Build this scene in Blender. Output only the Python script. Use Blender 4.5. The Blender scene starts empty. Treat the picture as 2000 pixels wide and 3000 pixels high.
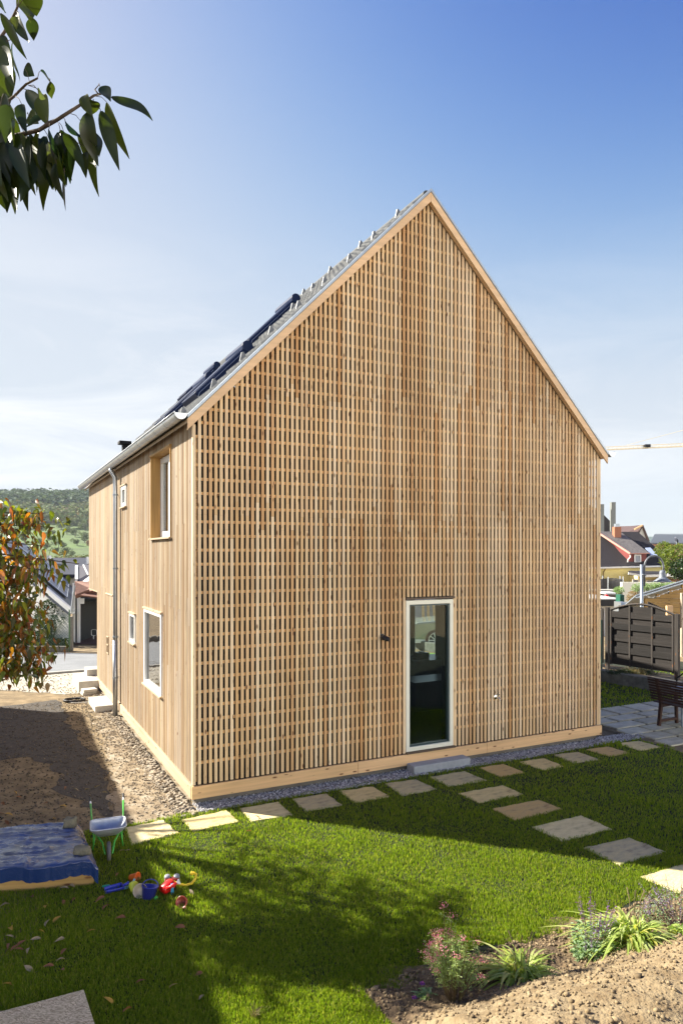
import bpy, math, random
import numpy as np
from mathutils import Vector, Matrix, noise
R = math.radians
random.seed(7); rng = np.random.default_rng(7)
sc = bpy.context.scene
COL = sc.collection

# ------------------------------------------------------------------ camera
F, HY, HC = 2047.0, 1623.0, 3.2            # focal length and horizon row in pixels of the 2000 px wide photograph, eye height
cam = bpy.data.objects.new("camera", bpy.data.cameras.new("camera")); COL.objects.link(cam)
cam.location = (0, 0, HC); cam.rotation_euler = (R(90), 0, 0)
cam.data.sensor_fit = 'HORIZONTAL'; cam.data.sensor_width = 24; cam.data.lens = 24*F/2000
cam.data.shift_y = (HY-1500)/2000; cam.data.clip_end = 9000; cam.data.clip_start = .05
sc.camera = cam
# ------------------------------------------------------------------ sun and sky
SUN_EL = 34.0
sdx, sdy = -.945, .327
n_ = math.hypot(sdx, sdy); sdx /= n_; sdy /= n_
SD = Vector((sdx*math.cos(R(SUN_EL)), sdy*math.cos(R(SUN_EL)), math.sin(R(SUN_EL))))
sl = bpy.data.lights.new("sun", 'SUN'); sl.energy = 5.0; sl.angle = R(.5); sl.color = (1, .93, .80)
so = bpy.data.objects.new("sun", sl); COL.objects.link(so)
so.rotation_euler = SD.to_track_quat('Z', 'Y').to_euler(); so.location = (-20, 10, 20)
W = bpy.data.worlds.new("World"); sc.world = W; W.use_nodes = True
nt = W.node_tree; nd = nt.nodes; lk = nt.links
bg = nd["Background"]; bg.inputs[1].default_value = .15
sky = nd.new("ShaderNodeTexSky"); sky.sky_type = 'NISHITA'; sky.sun_disc = False
sky.sun_elevation = R(SUN_EL); sky.sun_rotation = math.atan2(sdx, sdy)
sky.air_density = 1.0; sky.dust_density = .6; sky.ozone_density = 3.0; sky.altitude = 200
tc = nd.new("ShaderNodeTexCoord")
mp = nd.new("ShaderNodeMapping"); mp.inputs['Scale'].default_value = (1.6, 1.6, 7.5); mp.inputs['Rotation'].default_value = (0, R(9), R(20))
cn = nd.new("ShaderNodeTexNoise"); cn.inputs['Scale'].default_value = 1.7; cn.inputs['Detail'].default_value = 8; cn.inputs['Roughness'].default_value = .62; cn.inputs['Distortion'].default_value = .9
cr = nd.new("ShaderNodeValToRGB"); cr.color_ramp.elements[0].position = .39; cr.color_ramp.elements[1].position = .66
sx = nd.new("ShaderNodeSeparateXYZ")
lo = nd.new("ShaderNodeMapRange"); lo.inputs[1].default_value = .02; lo.inputs[2].default_value = .42; lo.inputs[3].default_value = 1; lo.inputs[4].default_value = 0
sd2 = nd.new("ShaderNodeMapRange"); sd2.inputs[1].default_value = .55; sd2.inputs[2].default_value = -.35; sd2.inputs[3].default_value = .3; sd2.inputs[4].default_value = 1
mu = nd.new("ShaderNodeMath"); mu.operation = 'MULTIPLY'; mu2 = nd.new("ShaderNodeMath"); mu2.operation = 'MULTIPLY'
mx = nd.new("ShaderNodeMixRGB"); mx.inputs[2].default_value = (2.4, 2.4, 2.42, 1)
lk.new(tc.outputs['Generated'], mp.inputs[0]); lk.new(mp.outputs[0], cn.inputs['Vector']); lk.new(cn.outputs[0], cr.inputs[0])
lk.new(tc.outputs['Generated'], sx.inputs[0]); lk.new(sx.outputs[2], lo.inputs[0]); lk.new(sx.outputs[0], sd2.inputs[0])
lk.new(cr.outputs[0], mu.inputs[0]); lk.new(lo.outputs[0], mu.inputs[1]); lk.new(mu.outputs[0], mu2.inputs[0]); lk.new(sd2.outputs[0], mu2.inputs[1])
hs = nd.new("ShaderNodeHueSaturation"); hs.inputs['Hue'].default_value = .512; hs.inputs['Saturation'].default_value = 1.18; lk.new(sky.outputs[0], hs.inputs['Color'])
lk.new(mu2.outputs[0], mx.inputs[0])
def vm(op, a, b_):
    n = nd.new("ShaderNodeVectorMath"); n.operation = op
    for k, v in enumerate((a, b_)):
        if isinstance(v, tuple): n.inputs[k].default_value = v
        else: lk.new(v, n.inputs[k])
    return n.outputs[0]
x2 = vm('MULTIPLY', hs.outputs[0], hs.outputs[0]); x4 = vm('MULTIPLY', x2, x2)      # steeper and softly saturating clear-sky gradient
gr_ = vm('MULTIPLY', vm('DIVIDE', x4, vm('ADD', x4, (.37, 3.4, 27.0))), (1.55, 1.72, 1.92))
lk.new(gr_, mx.inputs[1])
# added cloud-like glow, unseen behind and right of the viewer, to light the gable
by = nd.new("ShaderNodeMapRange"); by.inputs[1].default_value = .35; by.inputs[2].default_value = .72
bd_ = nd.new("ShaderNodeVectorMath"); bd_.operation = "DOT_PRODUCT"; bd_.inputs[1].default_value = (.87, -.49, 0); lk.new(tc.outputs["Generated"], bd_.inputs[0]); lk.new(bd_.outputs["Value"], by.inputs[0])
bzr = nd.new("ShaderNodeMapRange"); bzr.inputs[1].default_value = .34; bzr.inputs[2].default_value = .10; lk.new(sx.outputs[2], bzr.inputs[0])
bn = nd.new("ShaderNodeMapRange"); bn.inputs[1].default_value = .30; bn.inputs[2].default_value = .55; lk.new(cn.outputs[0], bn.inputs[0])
def mm(a, b_):
    n = nd.new("ShaderNodeMath"); n.operation = 'MULTIPLY'; lk.new(a, n.inputs[0]); lk.new(b_, n.inputs[1]); return n.outputs[0]
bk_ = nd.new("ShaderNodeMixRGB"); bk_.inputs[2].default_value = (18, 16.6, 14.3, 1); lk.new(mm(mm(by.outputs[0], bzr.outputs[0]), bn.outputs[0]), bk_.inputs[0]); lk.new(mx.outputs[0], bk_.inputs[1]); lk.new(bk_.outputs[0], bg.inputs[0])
#lk.new(mx.outputs[0], bg.inputs[0])
sc.view_settings.view_transform = 'Standard'; sc.view_settings.look = 'None'; sc.view_settings.exposure = 1.65
sc.view_settings.gamma = 1
sc.cycles.max_bounces = 8; sc.cycles.transparent_max_bounces = 16; sc.cycles.use_denoising = True

# ------------------------------------------------------------------ helpers
def at(px, py, Z): return Vector(((px-1000)/F*Z, Z, HC-(py-HY)/F*Z))
def onground(px, py, z=0):
    Z = F*(HC-z)/(py-HY); return Vector(((px-1000)/F*Z, Z, z))
class MB:
    def __init__(s): s.v = []; s.f = []; s.m = []
    def add(s, V, Fc, mi=0):
        b = len(s.v); s.v += [tuple(x) for x in V]; s.f += [tuple(b+i for i in f) for f in Fc]; s.m += [mi]*len(Fc); return s
    def box(s, x0, x1, y0, y1, z0, z1, M=None, mi=0):
        V = [Vector((x, y, z)) for z in (z0, z1) for y in (y0, y1) for x in (x0, x1)]
        if M: V = [M @ v for v in V]
        return s.add(V, [(0, 2, 3, 1), (4, 5, 7, 6), (0, 1, 5, 4), (2, 6, 7, 3), (0, 4, 6, 2), (1, 3, 7, 5)], mi)
    def prism(s, poly, vec, mi=0):
        n = len(poly); P = [Vector(p) for p in poly]; vec = Vector(vec)
        nrm = Vector((0, 0, 0))
        for i in range(n): nrm += P[i].cross(P[(i+1) % n])
        if nrm.dot(vec) > 0: P.reverse()
        V = P+[p+vec for p in P]
        return s.add(V, [tuple(range(n)), tuple(range(2*n-1, n-1, -1))]+[(i, i+n, (i+1) % n+n, (i+1) % n) for i in range(n)], mi)
    def beam(s, p, q, w, h, up=(0, 0, 1), mi=0):
        p = Vector(p); q = Vector(q); d = (q-p).normalized(); a = d.cross(Vector(up))
        if a.length < 1e-4: a = d.cross(Vector((0, 1, 0)))
        a.normalize(); b = a.cross(d)
        V = [c+a*(i*w/2)+b*(j*h/2) for c in (p, q) for j in (-1, 1) for i in (-1, 1)]
        return s.add(V, [(0, 1, 3, 2), (4, 6, 7, 5), (0, 4, 5, 1), (2, 3, 7, 6), (0, 2, 6, 4), (1, 5, 7, 3)], mi)
    def tube(s, pts, r, n=8, mi=0):
        P = [Vector(p) for p in pts]; m = len(P)
        rr = r if isinstance(r, (list, tuple)) else [r]*m
        V = []; prev = None
        for i in range(m):
            d = (P[min(i+1, m-1)]-P[max(i-1, 0)]).normalized()
            if prev is None:
                a = d.cross(Vector((0, 0, 1)))
                if a.length < .05: a = d.cross(Vector((0, 1, 0)))
            else: a = prev-d*prev.dot(d)
            a.normalize(); prev = a; b = d.cross(a)
            V += [P[i]+a*math.cos(2*math.pi*k/n)*rr[i]+b*math.sin(2*math.pi*k/n)*rr[i] for k in range(n)]
        Fc = [(i*n+k, i*n+(k+1) % n, (i+1)*n+(k+1) % n, (i+1)*n+k) for i in range(m-1) for k in range(n)]
        Fc += [tuple(range(n-1, -1, -1)), tuple(range((m-1)*n, m*n))]
        return s.add(V, Fc, mi)
    def lathe(s, prof, n=16, M=None, mi=0, close=False):
        V = [Vector((r*math.cos(2*math.pi*k/n), r*math.sin(2*math.pi*k/n), z)) for r, z in prof for k in range(n)]
        if M: V = [M @ v for v in V]
        m = len(prof)
        Fc = [(i*n+k, i*n+(k+1) % n, (i+1)*n+(k+1) % n, (i+1)*n+k) for i in range(m-1) for k in range(n)]
        if close: Fc += [tuple(range(n-1, -1, -1)), tuple(range((m-1)*n, m*n))]
        return s.add(V, Fc, mi)
    def grid(s, fn, nu, nv, mi=0):
        V = [fn(i/nu, j/nv) for i in range(nu+1) for j in range(nv+1)]
        return s.add(V, [(i*(nv+1)+j, (i+1)*(nv+1)+j, (i+1)*(nv+1)+j+1, i*(nv+1)+j+1) for i in range(nu) for j in range(nv)], mi)
def link(name, me, mats, parent=None, smooth=False):
    o = bpy.data.objects.new(name, me); COL.objects.link(o)
    for m in (mats if isinstance(mats, (list, tuple)) else [mats]): me.materials.append(m)
    if parent: o.parent = parent
    if smooth: me.polygons.foreach_set('use_smooth', [True]*len(me.polygons))
    return o
def obj(name, mb, mats, parent=None, smooth=False, bev=0):
    me = bpy.data.meshes.new(name); me.from_pydata(mb.v, [], mb.f); me.polygons.foreach_set('material_index', mb.m); me.update()
    o = link(name, me, mats, parent, smooth)
    if bev:
        b = o.modifiers.new('bevel', 'BEVEL'); b.width = bev; b.segments = 2; b.limit_method = 'ANGLE'
    return o
def fast(name, V, Fc, mat, parent=None, smooth=False):
    me = bpy.data.meshes.new(name); n, k = Fc.shape
    me.vertices.add(len(V)); me.vertices.foreach_set('co', V.astype(np.float32).ravel())
    me.loops.add(n*k); me.loops.foreach_set('vertex_index', Fc.astype(np.int32).ravel())
    me.polygons.add(n); me.polygons.foreach_set('loop_start', np.arange(0, n*k, k, dtype=np.int32)); me.polygons.foreach_set('loop_total', np.full(n, k, dtype=np.int32))
    me.update(calc_edges=True); me.validate()
    return link(name, me, mat, parent, smooth)
def tag(o, label=None, cat=None, group=None, kind=None):
    if label: o['label'] = label
    if cat: o['category'] = cat
    if group: o['group'] = group
    if kind: o['kind'] = kind
    return o
def thing(name, label, cat, loc=(0, 0, 0), rz=0, group=None):
    o = bpy.data.objects.new(name, None); COL.objects.link(o); o.empty_display_size = .1
    o.location = loc; o.rotation_euler = (0, 0, rz); return tag(o, label, cat, group)
def dup(root, loc=None, rz=None, label=None, scale=None):
    r = root.copy(); COL.objects.link(r)
    if loc is not None: r.location = loc
    if rz is not None: r.rotation_euler = (0, 0, rz)
    if label: r['label'] = label
    if scale: r.scale = scale
    for ch in list(root.children):
        c = ch.copy(); COL.objects.link(c); c.parent = r
        for g in ch.children:
            d = g.copy(); COL.objects.link(d); d.parent = c
    return r

# ------------------------------------------------------------------ materials
def new(name):
    m = bpy.data.materials.new(name); m.use_nodes = True
    return m, m.node_tree.nodes, m.node_tree.links, m.node_tree.nodes['Principled BSDF']
def c4(c): return (c[0], c[1], c[2], 1)
def mat(name, c1, c2=None, rough=.7, scale=8, detail=5, stretch=(1, 1, 1), island=0, metal=0, bump=0, bscale=None, pos=(.35, .65), spec=.5, c3=None, coat=0):
    m, N, K, b = new(name)
    b.inputs['Roughness'].default_value = rough; b.inputs['Metallic'].default_value = metal; b.inputs['Specular IOR Level'].default_value = spec
    b.inputs['Coat Weight'].default_value = coat
    t = N.new('ShaderNodeTexCoord'); mp = N.new('ShaderNodeMapping'); mp.inputs['Scale'].default_value = stretch
    K.new(t.outputs['Object'], mp.inputs[0])
    if c2 is None: c2 = tuple(x*.82 for x in c1)
    n = N.new('ShaderNodeTexNoise'); n.inputs['Scale'].default_value = scale; n.inputs['Detail'].default_value = detail; n.inputs['Roughness'].default_value = .65
    K.new(mp.outputs[0], n.inputs['Vector'])
    r = N.new('ShaderNodeValToRGB'); r.color_ramp.elements[0].position = pos[0]; r.color_ramp.elements[1].position = pos[1]
    r.color_ramp.elements[0].color = c4(c1); r.color_ramp.elements[1].color = c4(c2)
    if c3: e = r.color_ramp.elements.new((pos[0]+pos[1])/2); e.color = c4(c3)
    K.new(n.outputs[0], r.inputs[0]); out = r.outputs[0]
    if island:
        g = N.new('ShaderNodeNewGeometry'); mr = N.new('ShaderNodeMapRange'); mr.inputs[3].default_value = 1-island; mr.inputs[4].default_value = 1+island
        K.new(g.outputs['Random Per Island'], mr.inputs[0])
        mm = N.new('ShaderNodeVectorMath'); mm.operation = 'SCALE'; K.new(out, mm.inputs[0]); K.new(mr.outputs[0], mm.inputs['Scale']); out = mm.outputs[0]
    K.new(out, b.inputs['Base Color'])
    if bump:
        n2 = N.new('ShaderNodeTexNoise'); n2.inputs['Scale'].default_value = bscale or scale*3; n2.inputs['Detail'].default_value = 6
        K.new(mp.outputs[0], n2.inputs['Vector'])
        bp = N.new('ShaderNodeBump'); bp.inputs['Strength'].default_value = bump; bp.inputs['Distance'].default_value = .02
        K.new(n2.outputs[0], bp.inputs['Height']); K.new(bp.outputs[0], b.inputs['Normal'])
    return m
def wood(name, cols, axis=2, rough=.62, knots=1.0, grain=.35, gs=1.0):
    """sawn timber: every board its own tint, grain along the board, scattered knots"""
    m, N, K, b = new(name); b.inputs['Roughness'].default_value = rough; b.inputs['Specular IOR Level'].default_value = .3
    t = N.new('ShaderNodeTexCoord'); g = N.new('ShaderNodeNewGeometry')
    r = N.new('ShaderNodeValToRGB'); el = r.color_ramp.elements
    el[0].position = 0; el[0].color = c4(cols[0]); el[1].position = 1; el[1].color = c4(cols[-1])
    for i, c in enumerate(cols[1:-1]): e = el.new((i+1)/(len(cols)-1)); e.color = c4(c)
    K.new(g.outputs['Random Per Island'], r.inputs[0])
    st = [38*gs]*3; st[axis] = 1.6*gs
    mp = N.new('ShaderNodeMapping'); mp.inputs['Scale'].default_value = st; K.new(t.outputs['Object'], mp.inputs[0])
    n = N.new('ShaderNodeTexNoise'); n.inputs['Scale'].default_value = 1; n.inputs['Detail'].default_value = 5; n.inputs['Distortion'].default_value = .6
    K.new(mp.outputs[0], n.inputs['Vector'])
    mr = N.new('ShaderNodeMapRange'); mr.inputs[1].default_value = .25; mr.inputs[2].default_value = .75; mr.inputs[3].default_value = 1-grain; mr.inputs[4].default_value = 1+grain*.5
    K.new(n.outputs[0], mr.inputs[0])
    sc1 = N.new('ShaderNodeVectorMath'); sc1.operation = 'SCALE'; K.new(r.outputs[0], sc1.inputs[0]); K.new(mr.outputs[0], sc1.inputs['Scale'])
    # broad patches of greyer, weathered wood
    n3 = N.new('ShaderNodeTexNoise'); n3.inputs['Scale'].default_value = .55; n3.inputs['Detail'].default_value = 3; K.new(t.outputs['Object'], n3.inputs['Vector'])
    mr3 = N.new('ShaderNodeMapRange'); mr3.inputs[1].default_value = .35; mr3.inputs[2].default_value = .7; mr3.inputs[3].default_value = .88; mr3.inputs[4].default_value = 1.1; K.new(n3.outputs[0], mr3.inputs[0])
    sc3 = N.new('ShaderNodeVectorMath'); sc3.operation = 'SCALE'; K.new(sc1.outputs[0], sc3.inputs[0]); K.new(mr3.outputs[0], sc3.inputs['Scale'])
    out = sc3.outputs[0]
    if knots:
        ks = [13.0]*3; ks[axis] = 4.2
        mk = N.new('ShaderNodeMapping'); mk.inputs['Scale'].default_value = ks; K.new(t.outputs['Object'], mk.inputs[0])
        vo = N.new('ShaderNodeTexVoronoi'); vo.inputs['Scale'].default_value = 1; K.new(mk.outputs[0], vo.inputs['Vector'])
        kr = N.new('ShaderNodeMapRange'); kr.inputs[1].default_value = .10*knots; kr.inputs[2].default_value = .20*knots; kr.inputs[3].default_value = 1; kr.inputs[4].default_value = 0; K.new(vo.outputs['Distance'], kr.inputs[0])
        mx = N.new('ShaderNodeMixRGB'); mx.inputs[2].default_value = (.16, .07, .028, 1); K.new(kr.outputs[0], mx.inputs[0]); K.new(out, mx.inputs[1]); out = mx.outputs[0]
    K.new(out, b.inputs['Base Color'])
    return m
def leafmat(name, cols, rough=.45, trans=.35, gloss=.35):
    m, N, K, b = new(name); b.inputs['Roughness'].default_value = rough; b.inputs['Specular IOR Level'].default_value = gloss
    g = N.new('ShaderNodeNewGeometry'); r = N.new('ShaderNodeValToRGB'); el = r.color_ramp.elements
    el[0].position = 0; el[0].color = c4(cols[0]); el[1].position = 1; el[1].color = c4(cols[-1])
    for i, c in enumerate(cols[1:-1]): e = el.new((i+1)/(len(cols)-1)); e.color = c4(c)
    K.new(g.outputs['Random Per Island'], r.inputs[0]); K.new(r.outputs[0], b.inputs['Base Color'])
    tr = N.new('ShaderNodeBsdfTranslucent'); s2 = N.new('ShaderNodeVectorMath'); s2.operation = 'MULTIPLY'; s2.inputs[1].default_value = (1.5, 1.6, .6)
    K.new(r.outputs[0], s2.inputs[0]); K.new(s2.outputs[0], tr.inputs[0])
    mx = N.new('ShaderNodeMixShader'); mx.inputs[0].default_value = trans
    K.new(b.outputs[0], mx.inputs[1]); K.new(tr.outputs[0], mx.inputs[2]); K.new(mx.outputs[0], N['Material Output'].inputs[0])
    return m
def glassmat(name, tint=(.8, .9, .87), refl=.03):
    m, N, K, b = new(name)
    tr = N.new('ShaderNodeBsdfTransparent'); tr.inputs[0].default_value = c4(tint)
    gl = N.new('ShaderNodeBsdfGlossy'); gl.inputs['Roughness'].default_value = .015
    fr = N.new('ShaderNodeFresnel'); fr.inputs[0].default_value = 1.5
    ad = N.new('ShaderNodeMath'); ad.operation = 'ADD'; ad.inputs[1].default_value = refl; ad.use_clamp = True
    K.new(fr.outputs[0], ad.inputs[0]); mx = N.new('ShaderNodeMixShader'); K.new(ad.outputs[0], mx.inputs[0]); K.new(tr.outputs[0], mx.inputs[1]); K.new(gl.outputs[0], mx.inputs[2])
    # old float-glass waviness
    t = N.new('ShaderNodeTexCoord'); n = N.new('ShaderNodeTexNoise'); n.inputs['Scale'].default_value = 2.2; K.new(t.outputs['Object'], n.inputs['Vector'])
    bp = N.new('ShaderNodeBump'); bp.inputs['Strength'].default_value = .04; bp.inputs['Distance'].default_value = .1; K.new(n.outputs[0], bp.inputs['Height']); K.new(bp.outputs[0], gl.inputs['Normal'])
    K.new(mx.outputs[0], N['Material Output'].inputs[0]); return m
def plain(name, c, rough=.5, metal=0, spec=.5): return mat(name, c, tuple(x*.92 for x in c), rough=rough, metal=metal, spec=spec, scale=30)

M = {}
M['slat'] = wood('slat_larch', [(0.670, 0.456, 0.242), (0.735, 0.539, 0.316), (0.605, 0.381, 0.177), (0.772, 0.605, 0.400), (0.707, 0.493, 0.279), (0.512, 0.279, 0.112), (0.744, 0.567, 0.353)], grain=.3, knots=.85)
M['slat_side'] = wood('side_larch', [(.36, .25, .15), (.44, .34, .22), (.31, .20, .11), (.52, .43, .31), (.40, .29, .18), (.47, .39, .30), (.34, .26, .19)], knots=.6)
M['batten'] = wood('batten_spruce', [(.66, .40, .17), (.74, .47, .22)], axis=0)
M['board'] = wood('larch_board', [(.68, .43, .20), (.74, .48, .25), (.70, .45, .23)], axis=0, grain=.25, gs=.5, knots=.9)
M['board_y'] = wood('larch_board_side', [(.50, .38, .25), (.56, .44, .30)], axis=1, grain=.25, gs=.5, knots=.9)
M['membrane'] = mat('black_membrane', (.006, .006, .007), (.010, .010, .011), rough=.9)
M['zinc'] = mat('zinc', (.50, .53, .56), (.40, .43, .47), rough=.38, metal=.85, scale=6)
M['zinc_dull'] = mat('zinc_dull', (.34, .39, .45), (.27, .31, .36), rough=.45, metal=.6, scale=9)
M['tile'] = mat('roof_tile_grey', (.10, .105, .11), (.06, .065, .07), rough=.65, scale=5, island=.2, spec=.12)
M['guard'] = mat('snow_guard_zinc', (.25, .26, .27), (.18, .19, .20), rough=.5, metal=.5)
M['skyblue'] = mat('dark_blue_coated_metal', (.006, .018, .062), (.005, .015, .055), rough=.45, spec=.15)
M['cream'] = mat('cream_frame_paint', (.74, .73, .62), (.70, .69, .58), rough=.4, scale=3)
M['white'] = mat('white_paint', (.80, .80, .78), (.74, .74, .72), rough=.45, scale=3)
M['dark'] = mat('dark_interior', (.016, .019, .02), (.012, .014, .015), rough=.7)
M['darkwood'] = mat('dark_stained_wood', (.10, .065, .04), (.06, .04, .025), rough=.6, stretch=(1, 6, 6))
M['glass'] = glassmat('window_glass')
M['glass_side'] = glassmat('window_glass_side', (.55, .72, .66), .22)
M['concrete'] = mat('concrete', (.56, .53, .46), (.44, .42, .37), rough=.85, scale=7, bump=.25, bscale=60)
M['bluestone'] = mat('concrete_block_grey', (.33, .35, .38), (.27, .29, .31), rough=.8, scale=9, bump=.2, bscale=80)
M['travertine'] = mat('travertine', (.56, .50, .40), (.40, .33, .23), rough=.8, scale=6, stretch=(1, 3, 1), c3=(.51, .45, .35), bump=.5, bscale=20, island=.14)
M['patio'] = mat('patio_slab', (0.575, 0.538, 0.405), (0.414, 0.381, 0.273), rough=.8, scale=5, bump=.4, bscale=20, island=.14)
M['lawn'] = mat('lawn_earth', (.014, .02, .006), (.010, .014, .005), rough=1, scale=14)
M['grass'] = leafmat('grass_blades', [(.085, .145, .010), (.125, .19, .013), (.165, .235, .018), (.23, .28, .03), (.135, .205, .014), (.33, .31, .09)], rough=.5, trans=.5, gloss=.25)
M['earth'] = mat('earth', (.27, .20, .11), (.12, .085, .045), rough=1, scale=3, c3=(.20, .145, .075), bump=.6, bscale=30)
M['millings'] = mat('asphalt_millings', (.055, .049, .043), (.030, .027, .025), rough=1, scale=5, c3=(.085, .072, .058), bump=.8, bscale=60)
M['lightgravel'] = mat('pale_gravel_ground', (0.352, 0.304, 0.232), (0.136, 0.096, 0.056), rough=1, scale=4, c3=(0.264, 0.204, 0.128), bump=.7, bscale=50)
M['asphalt'] = mat('old_asphalt', (.23, .24, .25), (.18, .19, .20), rough=.9, scale=1.2, bump=.3, bscale=60)
M['kerb'] = mat('kerb_stone', (.42, .41, .38), (.33, .32, .29), rough=.9, scale=6)
M['pebble'] = mat('grey_pebbles', (0.510, 0.495, 0.496), (0.306, 0.297, 0.310), rough=.8, scale=30, island=.55)
M['rubble'] = mat('rubble_stones', (0.306, 0.272, 0.221), (0.162, 0.119, 0.072), rough=.95, scale=15, island=.45)
M['clod'] = mat('earth_clods', (0.262, 0.197, 0.111), (0.156, 0.107, 0.053), rough=1, scale=10, island=.3)
M['soil'] = mat('dry_soil', (0.271, 0.205, 0.115), (0.156, 0.107, 0.053), rough=1, scale=6, c3=(0.221, 0.164, 0.090), bump=1.0, bscale=40)
M['meadow'] = mat('hill_meadow', (.085, .15, .022), (.115, .18, .03), rough=1, scale=.02, c3=(.06, .10, .02))
M['bark'] = mat('bark', (.09, .065, .045), (.045, .032, .022), rough=.95, scale=20, stretch=(1, 1, .3), bump=.5)

# ------------------------------------------------------------------ ground
mb = MB(); mb.add([(-1200, -60, 0), (1500, -60, 0), (1500, 1350, 0), (-1200, 1350, 0)], [(0, 1, 2, 3)])
tag(obj('ground', mb, M['earth']), kind='structure')
HOUSE = Vector((-1.874, 8.818, 0)); HA = math.atan2(.4493, .8934)
HM = Matrix.Translation(HOUSE) @ Matrix.Rotation(HA, 4, 'Z')
HI = HM.inverted()
def loc(x, y, z=0): return HM @ Vector((x, y, z))
def sheet(name, pts, z, m, local=True, jag=0, seed=1):
    """a flat sheet whose outline wanders a little"""
    P = [(loc(*p) if local else Vector((p[0], p[1], 0))) for p in pts]; out = []
    for i, p in enumerate(P):
        q = P[(i+1) % len(P)]; k = max(1, int((q-p).length/.12)) if jag else 1
        for j in range(k):
            c = p.lerp(q, j/k)
            if jag: c = c+Vector((noise.noise(c*3+Vector((seed, 0, 0))), noise.noise(c*3+Vector((0, seed, 9))), 0))*jag
            out.append((c.x, c.y, z))
    b = MB(); b.add(out, [tuple(range(len(out)))])
    o = obj(name, b, m); return tag(o, kind='structure')
SB = [(-2.37, 6.72), (-4.2, 6.35), (-4.75, 7.45), (-2.885, 7.69)]   # sandpit corners, world
sheet('gravel_yard', [(-.95, -.12), (-1.2, .6), (-1.45, 1.2), (-1.5, 2.5), (-1.75, 3.35), (-2.3, 3.3), (-8, 3.6), (-8, 7.0), (-.9, 7.7), (-.95, 5.5), (-.80, .6)], .004, M['millings'], jag=.25)
sheet('roadside', [(-.2, 8.15), (-.75, 8.3), (-2.1, 9.5), (-4, 11.1), (-12, 17), (-12, 22), (-4, 16), (-2.0, 13.4), (.1, 12.4), (.1, 8.15)], .0095, mat('pale_roadside', (.50, .47, .40), (.27, .24, .19), rough=1, scale=5, c3=(.42, .39, .32), bump=.6, bscale=50), jag=.15, seed=8)
sheet('gravel_strip', [(-1.0, -.32), (.1, -.22), (.1, 8.2), (-.4, 8.1), (-.45, 5.4), (-.72, 1.6)], .008, M['lightgravel'], jag=.18, seed=4)
LAWN = [(-1.32, -.27), (0, -.25), (8.1, -.24), (9, 1.0), (9.2, 6.6), (16, 6.6), (16, -14), (-3.2, -14), (-1.9, -2.0)]
sheet('lawn', [(-2.6, -14), (-1.9, -2.0), (-1.32, -.27), (.1, -.27), (7.7, -.27), (7.7, 6.6), (16, 6.6), (16, -14)], .012, M['lawn'], jag=.04)
# road
A = onground(-200, 2003); 
def rp(x, y): return (x, y)
b = MB(); b.add([(-60, 15.0, .012), (-8.8, 18.1, .012), (-6.0, 19.6, .012), (30, 37, .012), (30, 44, .012), (-7.7, 22.3, .012), (-9.2, 22.6, .012), (-60, 22, .012)], [(0, 1, 2, 3, 4, 5, 6, 7)])
tag(obj('road', b, M['asphalt']), kind='structure')
b = MB(); b.beam((-60, 14.9, .03), (-8.8, 18.0, .03), .14, .06); b.beam((-8.8, 18.0, .03), (-6.4, 19.3, .03), .14, .06)
tag(obj('kerb', b, M['kerb'], bev=.01), kind='structure')

# stones: deformed cubes in one mesh
CUBE = np.array([(x, y, z) for z in (-1, 1) for y in (-1, 1) for x in (-1, 1)], float)
CF = np.array([(0, 2, 3, 1), (4, 5, 7, 6), (0, 1, 5, 4), (2, 6, 7, 3), (0, 4, 6, 2), (1, 3, 7, 5)])
def stones(name, P, S, m, flat=.6):
    n = len(P); V = CUBE[None]*(1+rng.uniform(-.45, .15, (n, 8, 3)))
    V[:, :, 2] *= flat; a = rng.uniform(0, 6.28, n); ca, sa = np.cos(a)[:, None], np.sin(a)[:, None]
    X = V[:, :, 0]*ca-V[:, :, 1]*sa; Y = V[:, :, 0]*sa+V[:, :, 1]*ca; t = rng.uniform(-.5, .5, n)[:, None]
    Z = V[:, :, 2]+X*t; V = np.stack([X, Y, Z], 2)*(np.asarray(S)[:, None, None]*.5)+P[:, None, :]
    Fc = (CF[None]+(np.arange(n)*8)[:, None, None]).reshape(-1, 4)
    return fast(name, V.reshape(-1, 3), Fc, m)
HMn = np.array(HM)
def toworld(L): return (np.c_[L, np.ones(len(L))] @ HMn.T)[:, :3]
n = 15000
L = np.c_[rng.uniform(.02, 8.0, n), rng.uniform(-.27, .08, n), rng.uniform(.0, .03, n)]
L[:, 1] += .05*np.sin(L[:, 0]*2.1)*.4
tag(stones('edge_gravel', toworld(L), rng.uniform(.012, .026, n), M['pebble']), kind='stuff')
n = 4600
yy = rng.uniform(-.3, 8.4, n); xx = -np.abs(rng.normal(0, .30, n))-.02
L = np.c_[xx, yy, rng.uniform(.0, .02, n)]; S = rng.uniform(.007, .026, n)*(1+.8*(xx > -.22))
k = (yy < 2.6) & (xx > -.22); S[k] *= 1.25
tag(stones('rubble', toworld(L), S, M['rubble'], .7), kind='stuff')
n = 2600
_x = rng.uniform(-7, -.3, n); L = np.c_[_x, 8.2+(-_x-.5)*.82+rng.uniform(0, 1, n)**1.5*3, rng.uniform(0, .02, n)]
tag(stones('roadside_gravel', toworld(L), rng.uniform(.01, .032, n), M['rubble'], .6), kind='stuff')
n = 9000
L = np.c_[rng.uniform(-5, -.4, n), rng.uniform(-.6, 7.5, n), rng.uniform(0, .01, n)]
tag(stones('yard_grit', toworld(L), rng.uniform(.008, .028, n)**1.0, mat('yard_grit', (.17, .135, .09), (.09, .075, .055), rough=1, island=.5), .6), kind='stuff')

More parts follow.
